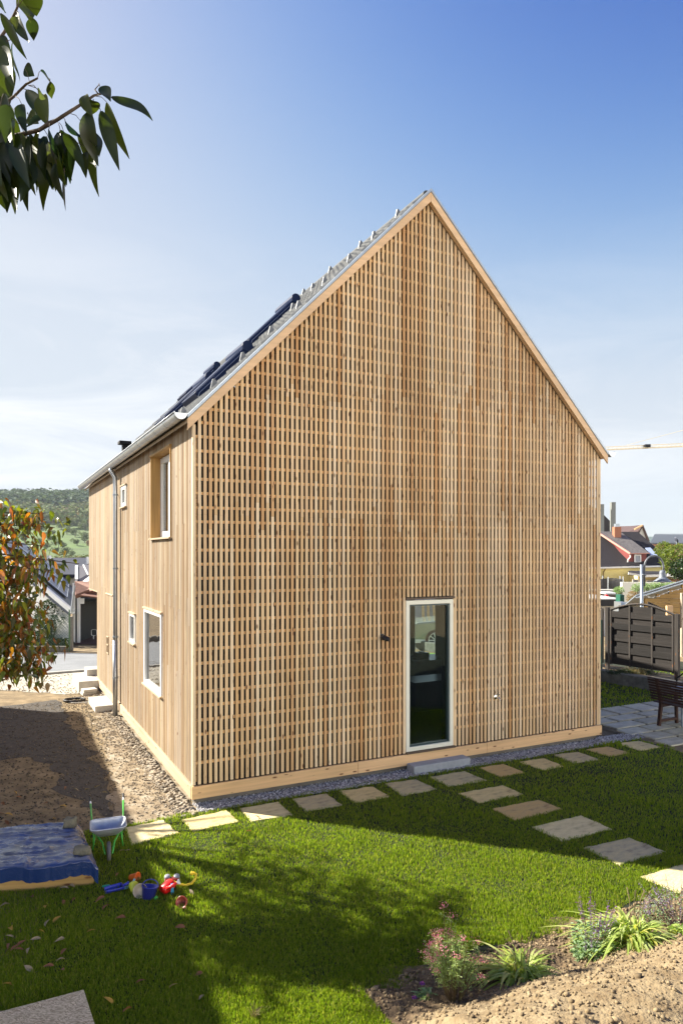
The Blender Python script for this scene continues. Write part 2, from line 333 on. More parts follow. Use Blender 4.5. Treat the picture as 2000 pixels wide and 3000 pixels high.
# ------------------------------------------------------------------ house
house = thing('house', 'tall new timber house clad in slatted larch with a steep grey tiled roof', 'house', HOUSE, HA)
WL = 7.067; APX = WL/2; SL = 1.012; ZE = 4.85       # underside of the barge board
def zb(x): return ZE+SL*(APX-abs(x-APX))              # slat top line on the gable
def wall(mb, holes, u0, u1, z0, z1, put):
    us = sorted({u0, u1, *[h[0] for h in holes], *[h[1] for h in holes]})
    for a, c in zip(us, us[1:]):
        hs = sorted([h for h in holes if h[0] <= a+1e-6 and h[1] >= c-1e-6], key=lambda h: h[2]); z = z0
        for h in hs:
            if h[2] > z: put(mb, a, c, z, h[2])
            z = max(z, h[3])
        if z1 > z: put(mb, a, c, z, z1)
DX0, DX1, DZ0, DZ1 = 3.150, 3.990, .295, 2.515
SH = [(1.16, 2.52, 3.44, 4.74), (1.75, 3.05, 1.08, 2.31), (3.87, 4.42, 1.61, 2.13), (4.78, 5.30, 4.10, 4.50), (7.02, 7.26, 1.03, 1.41)]
YL, YU = 8.85, 10.37                                  # lower storey and upper storey lengths
b = MB(); wall(b, [(DX0, DX1, DZ0, DZ1)], .10, WL-.1, .1, ZE, lambda m, a, c, z, w: m.box(a, c, .15, .30, z, w))
b.prism([(.1, .15, ZE), (WL-.1, .15, ZE), (APX, .15, zb(APX)-.1)], (0, .15, 0))
wall(b, SH[:4], .30, YL, .1, ZE, lambda m, a, c, z, w: m.box(.10, .30, a, c, z, w))
b.box(.1, .3, YL, YU, 2.3, ZE); b.box(.1, .3, 7.0, 7.3, 1.0, 1.45)
wall(b, [(4.54, 6.1, .7, 2.35)], .30, YL, .1, ZE, lambda m, a, c, z, w: m.box(WL-.3, WL-.1, a, c, z, w))
b.box(WL-.3, WL-.1, YL, YU, 2.3, ZE)
b.box(.3, WL-.3, YL-.2, YL, .1, 2.3); b.box(.3, WL-.3, YU-.2, YU, 2.3, ZE); b.prism([(.3, YU-.2, ZE), (WL-.3, YU-.2, ZE), (APX, YU-.2, zb(APX)-.2)], (0, .2, 0))
b.box(.3, WL-.3, YL, YU-.2, 2.32, 2.4)
obj('wall', b, M['membrane'], house)
# gable slats
b = MB(); x = .068; k = 0; PT = .0706; SW = .0395
seg_lv = [3.66, 6.0]
while x < WL-.07:
    z0 = .275; top0 = min(zb(x), zb(x+SW))-.012
    top = lambda a: zb(a)-.012
    cuts = [z0]
    if DX0-SW*.6 < x < DX1-.01: cuts = [2.565]
    j = [s+.18*random.choice((-1, 0, 0, 1)) for s in (3.7, 5.5)] if random.random() < .8 else [random.choice((2.3, 4.2, 3.4, 5.8))]
    for z in sorted(j):
        if cuts[0]+.3 < z < top0-.3: cuts.append(z)
    for i, z in enumerate(cuts):
        zt = cuts[i+1]-.002 if i+1 < len(cuts) else None
        dy = random.uniform(-.001, .002); w = SW+random.uniform(-.001, .001)
        za, zc = (zt, zt) if zt else (top(x), top(x+w))
        b.prism([(x, dy, z), (x+w, dy, z), (x+w, dy, zc)]+([(APX, dy, top(APX))] if x < APX < x+w and not zt else [])+[(x, dy, za)], (0, .021, 0))
    x += PT; k += 1
b.box(-.004, .034, -.002, .05, .275, zb(.0)-.012); b.box(WL-.034, WL+.004, -.002, .05, .275, zb(WL)-.012)
b.box(DX0-.046, DX0-.003, -.004, .04, .275, 2.56); b.box(DX1+.004, DX1+.045, -.004, .04, .275, 2.56)
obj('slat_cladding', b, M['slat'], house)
b = MB(); z = .525
while z < 8.3:
    h = .035; m_ = (z+h-ZE)/SL; xa = max(.036, m_+.03); xb = min(WL-.036, WL-m_-.03)
    if xb-xa > .1:
        for (p, q) in ([(xa, DX0-.047), (DX1+.046, xb)] if DZ0-.1 < z < DZ1+.05 else [(xa, xb)]):
            c = p
            while c < q: e = min(q, c+random.uniform(1.6, 2.9)); b.box(c, e-.001, .0235, .048, z, z+h); c = e
    z += .1805
b.box(.036, .0645, .05, .085, .3, 4.7, mi=0)
obj('batten_rows', b, M['batten'], house)
# side slats
b = MB(); t = .045; k = 0
def side_x(t0, t1, z0, z1): b.box(0, .036, t0, t1, z0, z1)
while t < YU-.03:
    z0 = .275 if t < YL else 2.30; w = .0405+random.uniform(-.001, .001)
    if t+w > YU: w = YU-t
    ranges = [(z0, 4.925)]
    for h in SH:
        if t+w > h[0]-.004 and t < h[1]+.004:
            ranges = [r for (a, c) in ranges for r in ((a, min(c, h[2]-.02)), (max(a, h[3]+.02), c)) if r[1]-r[0] > .03]
    for (a, c) in ranges:
        js = [a]+sorted(z for z in ([2.45+random.choice((0, .18, -.18))] if random.random() < .75 else [3.6, 1.6]) if a+.2 < z < c-.2)+[c]
        for i in range(len(js)-1):
            dx = random.uniform(-.001, .001); b.box(dx, .036+dx, t, t+w, js[i], js[i+1]-.002)
    t += PT if t < 5.7 else PT*.86
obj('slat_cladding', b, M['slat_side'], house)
b = MB(); z = .525
while z < 4.8:
    for a, c in ([(0.06, YU)] if z > 2.3 else [(.06, YL)]):
        seg = [(a, c)]
        for h in SH:
            if h[2]-.05 < z < h[3]+.02: seg = [r for (p, q) in seg for r in ((p, min(q, h[0])), (max(p, h[1]), q)) if r[1]-r[0] > .02]
        for p, q in seg: b.box(.038, .072, p, q, z, z+.042)
    z += .36
obj('batten_rows', b, M['batten'], house)
# plinth boards and concrete foot
b = MB(); c = -.018
for q in (2.35, 4.62, WL+.02): b.box(c, q-.004, -.022, .02, .10, .262); c = q
obj('plinth_board', b, M['board'], house, bev=.004)
b = MB(); c = -.02
for q in (3.4, 6.6, YL): b.box(-.022, .02, c+.045, q-.004, .10, .262); c = q-.045
obj('plinth_board', b, M['board_y'], house, bev=.004)
b = MB(); b.box(.05, WL-.05, .05, YL-.05, -.05, .0995); obj('foundation', b, mat('foundation_concrete', (.16, .15, .13), (.11, .10, .09), rough=.9), house)
# roof
b = MB(); ex = .09; zr0 = ZE+.125; ridge = zr0+SL*APX
for s in (1, -1):
    X = (lambda x: x) if s == 1 else (lambda x: WL-x)
    poly = [(X(-ex), -.055, zr0-SL*ex-.045), (X(APX), -.055, ridge-.12), (X(APX), -.055, ridge), (X(-ex), -.055, zr0-SL*ex+.0)]
    b.prism(poly, (0, YU+.20, 0))
roof = obj('roof', b, M['board_y'], house)
b = MB()
for s in (1, -1):
    X = (lambda x: x) if s == 1 else (lambda x: WL-x)
    b.prism([(X(-ex), -.060, zr0-SL*ex-.135), (X(APX-.001), -.060, ridge-.135), (X(APX-.001), -.060, ridge+.005), (X(-ex), -.060, zr0-SL*ex+.005)], (0, -.028, 0))
    b.prism([(X(-.012), -.05, zb(0)-.012-SL*.012), (X(APX-.001), -.05, zb(APX)-.012), (X(APX-.001), -.05, zb(APX)+.045), (X(-.012), -.05, zb(0)+.045-SL*.012)], (0, .035, 0))
bb = obj('barge_board', b, wood('barge_larch', [(.68, .46, .27), (.72, .50, .30)], axis=0, grain=.2, gs=.35, knots=0), roof, bev=.003)
b = MB()
for s in (1, -1):
    X = (lambda x: x) if s == 1 else (lambda x: WL-x)
    b.prism([(X(-ex), -.098, zr0-SL*ex+.012), (X(APX), -.098, ridge+.012), (X(APX), -.098, ridge+.058), (X(-ex), -.098, zr0-SL*ex+.058)], (0, .03, 0))
    b.prism([(X(-ex), -.096, zr0-SL*ex+.045), (X(APX), -.096, ridge+.045), (X(APX), -.096, ridge+.057), (X(-ex), -.096, zr0-SL*ex+.057)], (0, .13, 0))
obj('verge_flashing', b, M['zinc_dull'], roof)
# tiles: courses of interlocking tiles with a double roll
def tiles(side):
    b = MB(); nc = 17; per = .30; ny = int((YU+.12)/per)
    for c in range(nc):
        for j in range(ny):
            y0 = .03+j*per
            u0 = -ex-.03+(APX+ex+.03)*c/nc; u1 = -ex-.03+(APX+ex+.03)*(c+1)/nc+.02
            V = []
            for (u, lift) in ((u0, .050), (u1, .022)):
                for q in range(7):
                    f = q/6; hgt = lift+.028*abs(math.sin(f*2*math.pi))**.8
                    uu = u+random.uniform(-.002, .002)
                    xx = uu if side == 1 else WL-uu
                    V.append((xx-side*SL*.35*hgt, y0+f*per, zr0+SL*uu+hgt))
            for q in range(7): V.append((V[q][0], V[q][1], V[q][2]-.04))
            Fc = [(q, q+1, 8+q, 7+q) for q in range(6)]+[(14+q, 15+q, q+1, q) for q in range(6)]
            b.add(V, Fc)
    return b
obj('roof_tiles', tiles(1), M['tile'], roof); obj('roof_tiles', tiles(-1), M['tile'], roof)
b = MB(); b.tube([(APX, .02+i*.4, ridge+.015) for i in range(27)], .065, 10); obj('ridge_tiles', b, M['tile'], roof)
def on_roof(u, y, h=0): return Vector((u-.7*h, y, zr0+SL*u+.7*h))
g0 = None; gi = 0
for c in range(17):
    for j in range(4):
        y = .48+j*1.2+(.6 if c % 2 else 0)+random.uniform(-.02, .02); u = -.02+(APX)*c/17
        if (j == 0 and c % 2) or (j and c % 3 != 1): continue
        if g0 is None:
            b = MB(); b.prism([(0, 0, 0), (.10, 0, .09), (.10, .0, .10), (.055, 0, .16), (0.03, 0, .15), (0, 0, .02)], (0, .02, 0))
            g0 = obj('snow_guard', b, M['guard'], roof); o = g0
        else: o = g0.copy(); COL.objects.link(o); o.parent = roof
        o.location = on_roof(u, y, .05)
# gutters
def gutter(x, sgn, name='gutter'):
    b = MB(); r = .078; zc = 4.95; n = 14; y0, y1 = -.10, YU+.18
    prof = [(math.cos(math.pi+math.pi*i/n)*r, math.sin(math.pi+math.pi*i/n)*r) for i in range(n+1)]
    prof = [(prof[0][0], .0)]+prof+[(prof[-1][0], .0)]
    pin = [(a*.93, c*.93) for a, c in prof]
    for P_, fl in ((prof, 0), (pin, 1)):
        V = [(x+a, y, zc+c) for y in (y0, y1) for a, c in P_]; m_ = len(P_)
        b.add(V, [((i, i+1, m_+i+1, m_+i) if fl else (i, m_+i, m_+i+1, i+1)) for i in range(m_-1)])
    b.prism([(x+a, y0, zc+c) for a, c in prof], (0, .006, 0)); b.prism([(x+a, y1, zc+c) for a, c in prof], (0, .006, 0))
    b.tube([(x-sgn*(r+.004), y0+i*(y1-y0)/10, zc+.004) for i in range(11)], .010, 6)
    g = obj(name, b, M['zinc'], house, smooth=False)
    for p in g.data.polygons: p.use_smooth = len(p.vertices) == 4
    y = y0+.05; first = None
    while y < y1:
        if first is None:
            b = MB()
            for i in range(n):
                a0, a1 = math.pi+math.pi*i/n, math.pi+math.pi*(i+1)/n
                b.add([(x+math.cos(a)*(r+.004), yy, zc+math.sin(a)*(r+.004)) for yy in (y, y+.022) for a in (a0, a1)], [(0, 2, 3, 1)])
            first = obj('gutter_bracket', b, M['zinc_dull'], g); yb = y
        else: c_ = first.copy(); COL.objects.link(c_); c_.parent = g; c_.location = (0, y-yb, 0)
        y += .62 if sgn > 0 else .7
    return g
gutter(-.175, 1); gutter(WL+.175, -1)
b = MB(); b.tube([(-.165, 5.56, 4.89), (-.165, 5.56, 4.83), (-.09, 5.56, 4.70), (-.085, 5.56, 4.5), (-.085, 5.56, 2.4), (-.085, 5.56, .0)], .042, 14)
b.tube([(-.085, 5.56, .0), (-.085, 5.56, 1.5)], .049, 14)
dp = obj('downpipe', b, M['zinc'], house, smooth=True)
for z in (4.35, 2.9, 1.55, .75):
    b = MB(); b.tube([(-.085, 5.56, z), (-.085, 5.56, z+.03)], .053, 14); b.tube([(-.085, 5.60, z+.015), (.0, 5.72, z+.015)], .007, 6)
    obj('pipe_clamp', b, M['zinc_dull'], dp)
# roof windows with shutters
def skylight(u0, u1, y0, y1):
    a = Vector((1, 0, SL)).normalized(); nn = Vector((-SL, 0, 1)).normalized()
    Mx = Matrix.Translation(on_roof(u0, y0, .03)) @ Matrix((( a.x, 0, nn.x, 0), (0, 1, 0, 0), (a.z, 0, nn.z, 0), (0, 0, 0, 1)))
    Ln = (u1-u0)*math.sqrt(1+SL*SL); w = y1-y0
    b = MB(); b.box(0, Ln, 0, w, 0, .12, Mx); b.box(-.06, Ln+.03, -.05, w+.05, 0, .03, Mx)
    o = obj('roof_window', b, M['skyblue'], roof, bev=.02)
    b = MB(); b.tube([Mx @ Vector((Ln-.06, -.02+i*(w+.04)/4, .095)) for i in range(5)], .085, 14)
    obj('shutter_box', b, M['skyblue'], o, smooth=False, bev=.01)
    b = MB(); b.box(.06, Ln-.18, .05, w-.05, .121, .129, Mx); obj('shutter_slats', b, M['skyblue'], o)
    b = MB(); b.tube([Mx @ Vector((Ln-.2, -.012, .075)), Mx @ Vector((.05, -.012, .075)), Mx @ Vector((.0, -.012, .05)), Mx @ Vector((-.02, -.012, .01))], .005, 6)
    obj('side_trim', b, M['zinc'], o)
skylight(1.72, 2.62, 2.55, 3.33); skylight(.38, 1.18, .95, 1.73); skylight(.38, 1.18, 2.9, 3.7); skylight(1.62, 2.35, 6.4, 7.2)
b = MB(); p = on_roof(.55, 8.1, .03); b.box(p.x-.07, p.x+.07, p.y-.07, p.y+.07, p.z-.05, p.z+.22); b.box(p.x-.15, p.x+.12, p.y-.14, p.y+.14, p.z+.2, p.z+.27)
obj('roof_vent', b, M['membrane'], roof, bev=.01)
# door window in the gable
def frame(mb, u0, u1, z0, z1, w, put):
    put(mb, u0, u1, z0, z0+w); put(mb, u0, u1, z1-w, z1); put(mb, u0, u0+w, z0+w, z1-w); put(mb, u1-w, u1, z0+w, z1-w)
b = MB(); frame(b, DX0, DX1, DZ0, DZ1, .062, lambda m, a, c, z, w: m.box(a, c, -.012, .06, z, w))
dw = obj('tall_window', b, M['cream'], house, bev=.005)
b = MB(); frame(b, DX0+.063, DX1-.063, DZ0+.063, DZ1-.063, .022, lambda m, a, c, z, w: m.box(a, c, .012, .07, z, w)); obj('glazing_seal', b, plain('teal_black_seal', (.03, .055, .06), .35), dw)
b = MB(); b.box(DX0+.07, DX1-.07, .045, .050, DZ0+.07, DZ1-.07); obj('pane', b, M['glass'], dw)
b = MB(); b.box(DX0-.006, DX1+.02, -.03, .08, 2.528, 2.556); obj('window_head', b, M['darkwood'], dw)
b = MB(); b.box(DX0-.002, DX1+.03, -.04, .09, .264, .292); obj('window_sill', b, M['darkwood'], dw)
# side windows
def swin(h, gl=M['glass_side'], fw=.055, x0=-.022, sill=True, name='window'):
    t0, t1, z0, z1 = h
    b = MB(); frame(b, t0+.004, t1-.004, z0+.004, z1-.004, fw, lambda m, a, c, z, w: m.box(x0, x0+.07, a, c, z, w)); o = obj(name, b, M['white'], house, bev=.004)
    b = MB(); b.box(x0+.04, x0+.046, t0+fw*.8, t1-fw*.8, z0+fw*.8, z1-fw*.8); obj('pane', b, gl, o)
    if sill:
        b = MB(); b.box(-.05, .05, t0-.03, t1+.03, z0-.022, z0+.001); obj('window_sill', b, M['board_y'], o)
        b = MB(); b.box(-.04, .05, t0-.03, t1+.03, z1-.001, z1+.022); obj('window_head', b, M['board_y'], o)
    return o
swin(SH[1]); swin(SH[2], fw=.045); swin(SH[3], fw=.07)
t0, t1, z0, z1 = SH[0]
b = MB(); b.box(-.02, .2, t0-.001, t0+.022, z0, z1); b.box(-.02, .2, t1-.022, t1+.001, z0, z1); b.box(-.035, .2, t0-.01, t1+.01, z1-.02, z1+.01)
rv = obj('window_reveal', b, wood('reveal_ply', [(.44, .26, .09), (.48, .29, .10)], knots=0), house)
b = MB(); b.box(-.045, .2, t0-.02, t1+.02, z0-.02, z0+.005); obj('window_sill', b, M['board_y'], rv)
b = MB(); frame(b, t0+.023, t1-.023, z0+.02, z1-.03, .09, lambda m, a, c, z, w: m.box(.13, .2, a, c, z, w))
b.box(.12, .2, 1.80, 1.90, z0+.11, z1-.12); b.box(.105, .15, t0+.1, 1.8, z0+.1, z0+.19); b.box(.105, .15, t0+.1, 1.8, z1-.2, z1-.12)
w_ = obj('window', b, M['white'], house, bev=.004)
b = MB(); b.box(.165, .17, t0+.1, t1-.1, z0+.1, z1-.1); obj('pane', b, M['glass_side'], w_)
b = MB(); t0, t1, z0, z1 = SH[4]; frame(b, t0, t1, z0, z1, .02, lambda m, a, c, z, w: m.box(-.012, .06, a, c, z, w)); b.box(-.01, .05, t0, t1, 1.21, 1.235)
mb_ = obj('meter_box', b, M['board_y'], house)
b = MB(); b.box(-.022, .03, 6.40, 7.37, 2.325, 2.345); b.box(-.003, .037, 6.395, 6.41, .28, 2.32); obj('side_door_trim', b, M['board_y'], house)
# interior seen through the tall window
b = MB(); b.box(.3, WL-.3, .3, YL-.2, .15, .25); obj('room_floor', b, mat('room_floor', (.09, .08, .06), (.06, .055, .045), rough=.5), house)
b = MB(); b.box(.3, WL-.3, .3, YL-.2, 2.6, 2.7); obj('room_ceiling', b, mat('room_ceiling', (.20, .20, .20), rough=.8), house)
b = MB(); b.box(.29+.011, .315, .31, YL-.21, .25, 2.6); 
b = MB(); b.box(4.6, 6.75, 3.7, 4.45, .90, .94); b.box(4.65, 6.7, 3.75, 4.4, .25, .90); ct = obj('kitchen_counter', b, mat('slate_counter', (.10, .13, .16), (.07, .09, .11), rough=.25), house, bev=.004)
b = MB(); b.box(4.80, 6.72, 2.3, 2.85, .25, .76); b.box(4.76, 6.74, 2.26, 2.9, .76, .80); obj('kitchen_island', b, mat('island_front', (.035, .05, .045), (.03, .04, .036), rough=.3), house)
b = MB(); V = [(6.70+.03*math.sin(k*1.3), 5.28+k*.035, z) for z in (.72, 2.4) for k in range(20)]; b.add(V, [(k, k+1, 21+k, 20+k) for k in range(19)]); obj('curtain', b, mat('green_grey_curtain', (.35, .40, .36), rough=.9), house)
b = MB(); b.box(5.95, 6.22, 3.95, 4.2, .941, 1.06); b.box(6.02, 6.14, 4.0, 4.1, 1.06, 1.085); obj('toaster', b, mat('toaster_metal', (.10, .09, .08), rough=.3, metal=.5), house, bev=.02)
# fittings on the gable
b = MB(); b.tube([(2.75, .02, 2.0), (2.75, -.06, 2.0), (2.775, -.10, 1.985), (2.79, -.13, 1.98)], [.035, .036, .038, .03], 12)
b.box(2.72, 2.78, -.004, .03, 1.96, 2.05)
obj('wall_spotlight', b, plain('black_plastic', (.012, .012, .014), .4), house)
b = MB(); b.lathe([(.0, 0), (.032, 0), (.032, .008), (.014, .012), (.014, .07), (.0, .07)], 14, Matrix.Translation((4.80, .0, .95)) @ Matrix.Rotation(R(90), 4, 'X'))
b.tube([(4.80, -.055, .95), (4.80, -.085, .955), (4.805, -.11, .94), (4.806, -.115, .90)], [.013, .013, .011, .009], 10); b.tube([(4.80, -.05, .96), (4.80, -.055, .995)], .006, 6); b.box(4.775, 4.84, -.062, -.05, .992, 1.002)
obj('garden_tap', b, plain('chrome', (.7, .7, .7), .15, 1), house, smooth=False)
b = MB(); b.box(.0, WL, YL-.0, YU, 2.285, 2.318); obj('overhang_soffit', b, M['board_y'], house)

def at_local(x, y, z=0): return loc(x, y, z)
def solid(name, label, cat, x0, x1, y0, y1, z0, z1, m, bev=.008, group=None):
    """a block placed in the house's own frame"""
    b = MB(); b.box(-(x1-x0)/2, (x1-x0)/2, -(y1-y0)/2, (y1-y0)/2, 0, z1-z0)
    o = obj(name, b, m, bev=bev); o.location = loc((x0+x1)/2, (y0+y1)/2, z0); o.rotation_euler = (0, 0, HA)
    return tag(o, label, cat, group)
solid('doorstep', 'grey concrete block step below the tall window', 'step', 3.16, 4.16, -.21, -.01, 0, .135, M['bluestone'])
solid('concrete_step', 'low pale concrete block against the side wall beside the downpipe', 'step', -.40, -.03, 6.05, 7.1, 0, .13, M['concrete'])
solid('entrance_landing', 'large pale concrete landing at the far corner of the house by the road', 'step', -.47, 1.6, 8.88, 9.62, 0, .25, M['concrete'])
solid('entrance_block', 'pale concrete block at the side wall behind the stacked pavers', 'step', -.46, -.025, 8.40, 8.875, 0, .248, M['concrete'])
solid('entrance_step', 'upper pale concrete step on the landing by the road', 'step', -.2, 1.4, 9.1, 9.62, .251, .40, M['concrete'])
st = thing('paver_stack', 'small stack of two pale concrete pavers in front of the landing', 'pavers', loc(-.27, 8.08), HA+.15)
for z, dx in ((0, 0), (.067, .02)):
    b = MB(); b.box(-.17+dx, .13+dx, -.12, .12, z, z+.062); obj('paver', b, M['concrete'], st, bev=.006)
p = onground(218, 2056); b = MB(); pts = [(math.cos(t*.5)*.21*(1+.1*math.sin(t)), math.sin(t*.5)*.17*(1+.12*math.cos(t*1.3)), .02+.006*(t % 7)) for t in range(52)]
o = obj('hose_coil', b.tube(pts, .014, 6), plain('black_rubber', (.02, .02, .022), .5), smooth=True); o.location = p; tag(o, 'black rubber hose coiled on the dark yard near the concrete step', 'hose')
b = MB(); pts = [(-.16, -.05, .015), (.0, -.2, .015), (.25, -.17, .015), (.5, .02, .02), (.7, .33, .02), (.85, .55, .08), (.93, .62, .30), (1.0, .72, .45)]
o = obj('white_hose', b.tube(pts, .011, 6), plain('white_rubber', (.6, .58, .52), .5), smooth=True); o.location = p; tag(o, 'pale hose running from the coil up against the side wall', 'hose')

# stepping stones (corner coordinates in the house frame)
ST = [[(-.894, -.358), (-.432, -.313), (-.373, -.795), (-.908, -.878)], [(-.239, -.41), (.335, -.353), (.349, -.776), (-.21, -.801)], [(.485, -.364), (1.01, -.362), (.999, -.855), (.486, -.83)],
 [(1.203, -.35), (1.688, -.363), (1.692, -.826), (1.185, -.832)], [(1.884, -.35), (2.377, -.39), (2.388, -.827), (1.872, -.836)], [(2.589, -.358), (3.068, -.40), (3.099, -.87), (2.555, -.876)],
 [(3.306, -.39), (3.906, -.40), (3.938, -.875), (3.303, -.853)], [(4.197, -.379), (4.64, -.378), (4.66, -.846), (4.214, -.847)], [(4.929, -.41), (5.392, -.43), (5.382, -.864), (4.969, -.87)],
 [(5.68, -.355), (6.135, -.42), (6.12, -.86), (5.633, -.82)], [(6.356, -.37), (6.803, -.41), (6.83, -.82), (6.391, -.813)], [(7.10, -.34), (7.55, -.38), (7.58, -.81), (7.092, -.80)]]
SP = [[(3.26, -1.134), (4.00, -1.152), (4.01, -1.551), (3.28, -1.541)], [(3.31, -1.785), (4.03, -1.798), (4.069, -2.189), (3.304, -2.204)], [(3.343, -2.456), (4.124, -2.447), (4.126, -2.915), (3.357, -2.912)],
 [(3.432, -3.149), (4.10, -3.178), (4.153, -3.617), (3.456, -3.622)], [(3.431, -3.894), (4.071, -3.902), (4.05, -4.33), (3.46, -4.30)]]
ORD = 'first second third fourth fifth sixth seventh eighth ninth tenth eleventh twelfth'.split()
def stone_slab(pts, label, group, seed):
    cx = sum(p[0] for p in pts)/4; cy = sum(p[1] for p in pts)/4; out = []
    for i, p in enumerate(pts):
        q = pts[(i+1) % 4]
        for j in range(9):
            t = j/9; x = p[0]+(q[0]-p[0])*t; y = p[1]+(q[1]-p[1])*t
            e = .012 if j == 0 else .026
            nz = Vector((x*9+seed, y*9, 0)); x += noise.noise(nz)*e; y += noise.noise(nz+Vector((5, 5, 5)))*e
            out.append((x-cx, y-cy, .0))
    b = MB(); b.prism(out, (0, 0, .026)); o = obj('stepping_stone', b, M['trav'][seed % 4], bev=.006)
    o.location = loc(cx, cy, 0); o.rotation_euler = (0, 0, HA); return tag(o, label, 'stepping stone', group)
M['trav'] = [mat('limestone_%s' % n_, c1, c2, rough=.85, scale=5, stretch=(1, 2.6, 1), c3=c3, bump=.6, bscale=22, pos=(.40, .74)) for n_, c1, c2, c3 in
    (('cream', (0.661, 0.529, 0.241), (0.214, 0.147, 0.050), (0.563, 0.450, 0.208)), ('honey', (0.544, 0.372, 0.141), (0.214, 0.127, 0.042), (0.486, 0.352, 0.150)), ('pale', (0.700, 0.597, 0.316), (0.272, 0.206, 0.092), (0.603, 0.509, 0.266)), ('grey', (0.525, 0.441, 0.233), (0.146, 0.108, 0.058), (0.418, 0.362, 0.216)))]
for i, pts in enumerate(ST):
    stone_slab(pts, ORD[i]+' pale limestone slab counted from the wheelbarrow in the row along the gable gravel', 'stepping stones along the gable', [2, 0, 2, 3, 0, 3, 3, 1, 0, 3, 1, 0][i]+4*i)
for i, pts in enumerate(SP):
    stone_slab(pts, ORD[i]+' limestone slab counted from the doorstep on the branch crossing the lawn', 'stepping stones across the lawn', [0, 1, 2, 3, 2][i]+4*i)

# ------------------------------------------------------------------ grass: one blade mesh over the whole lawn
def inpoly(P, poly):
    x, y = P[:, 0], P[:, 1]; ins = np.zeros(len(P), bool)
    for i in range(len(poly)):
        x0, y0 = poly[i][0], poly[i][1]; x1, y1 = poly[(i+1) % len(poly)][0], poly[(i+1) % len(poly)][1]
        c = ((y0 > y) != (y1 > y)); xi = (x1-x0)*(y-y0)/(y1-y0+1e-12)+x0; ins ^= c & (x < xi)
    return ins
HIn = np.array(HI)
def tolocal(Wp): return (np.c_[Wp, np.zeros(len(Wp)), np.ones(len(Wp))] @ HIn.T)[:, :2]
BL0 = np.array([.45, 4.78]); BD = np.array([.90, .436]); BN = np.array([.436, -.90])   # line of the flower bed: along, and towards the camera
def bed_d(X, Y):
    s = (X-BL0[0])*BD[0]+(Y-BL0[1])*BD[1]; d = (X-BL0[0])*BN[0]+(Y-BL0[1])*BN[1]; return s, d
def blades(n, zmin, zmax, h, w, name):
    u = rng.uniform(0, 1, n); Z = 1/(1/zmin+(1/zmax-1/zmin)*u); X = rng.uniform(-.56, .56, n)*Z
    P = np.c_[X, Z]; Lc = tolocal(P)
    ok = (Lc[:, 1] < -.235-.03*np.sin(Lc[:, 0]*7)) | ((Lc[:, 0] > 7.75) & (Lc[:, 1] < 6.6))
    ok &= (Lc[:, 0] > -1.40+.35*np.sin(Lc[:, 1]*2)) | (Lc[:, 1] < -1.3)
    ok &= ~inpoly(P, [(q[0], q[1]) for q in SB])
    for s_ in ST+SP:
        cx = np.mean([q[0] for q in s_]); cy = np.mean([q[1] for q in s_])
        shr = [(cx+(q[0]-cx)*.93, cy+(q[1]-cy)*.92) for q in s_]; ok &= ~inpoly(Lc, shr)
    ok &= ~((Lc[:, 0] > 7.62) & (Lc[:, 1] > -2.2) & (Lc[:, 1] < 1.62) & (Lc[:, 0] < 12.5) & (Lc[:, 0]+.1*np.sin(Lc[:, 1]*9) > 7.66))
    ok &= ~((Lc[:, 0] > 3.13) & (Lc[:, 0] < 4.18) & (Lc[:, 1] > -.22))
    s, d = bed_d(P[:, 0], P[:, 1]); ok &= ~((d > -.40+.07*np.sin(s*4+1)+.04*np.sin(s*11)) & (s > -.13))
    P = P[ok]; n = len(P)
    cl = np.array([noise.noise(Vector((p[0]*2.3, p[1]*2.3, 0))) for p in P[::1]]) 
    hh = h*rng.uniform(.5, 1.25, n)*(1+.55*cl); a = rng.uniform(0, 6.28, n); lean = rng.uniform(.05, .45, n)*hh*(1+.8*(rng.uniform(0, 1, n) < .15)); la = rng.uniform(0, 6.28, n)
    ww = w*rng.uniform(.7, 1.3, n)*(.8+P[:, 1]/12)
    B0 = np.c_[P, np.full(n, .010)]; S_ = np.c_[np.cos(a), np.sin(a), np.zeros(n)]*ww[:, None]*.5
    Ld = np.c_[np.cos(la), np.sin(la), np.zeros(n)]*lean[:, None]; up = np.array([0, 0, 1.])
    Mid = B0+Ld*.35+up*hh[:, None]*.6; T = B0+Ld+up*hh[:, None]
    V = np.stack([B0-S_, B0+S_, Mid+S_*.8, Mid-S_*.8, T], 1).reshape(-1, 3); k = (np.arange(n)*5)[:, None]
    Fc = np.concatenate([np.array([[0, 1, 2]])+k, np.array([[0, 2, 3]])+k, np.array([[3, 2, 4]])+k])
    return fast(name, V, Fc, M['grass'])
tag(blades(470000, 4.4, 11.5, .034, .0046, 'grass'), kind='stuff')
tag(blades(80000, 11.5, 19, .045, .010, 'grass'), kind='stuff')

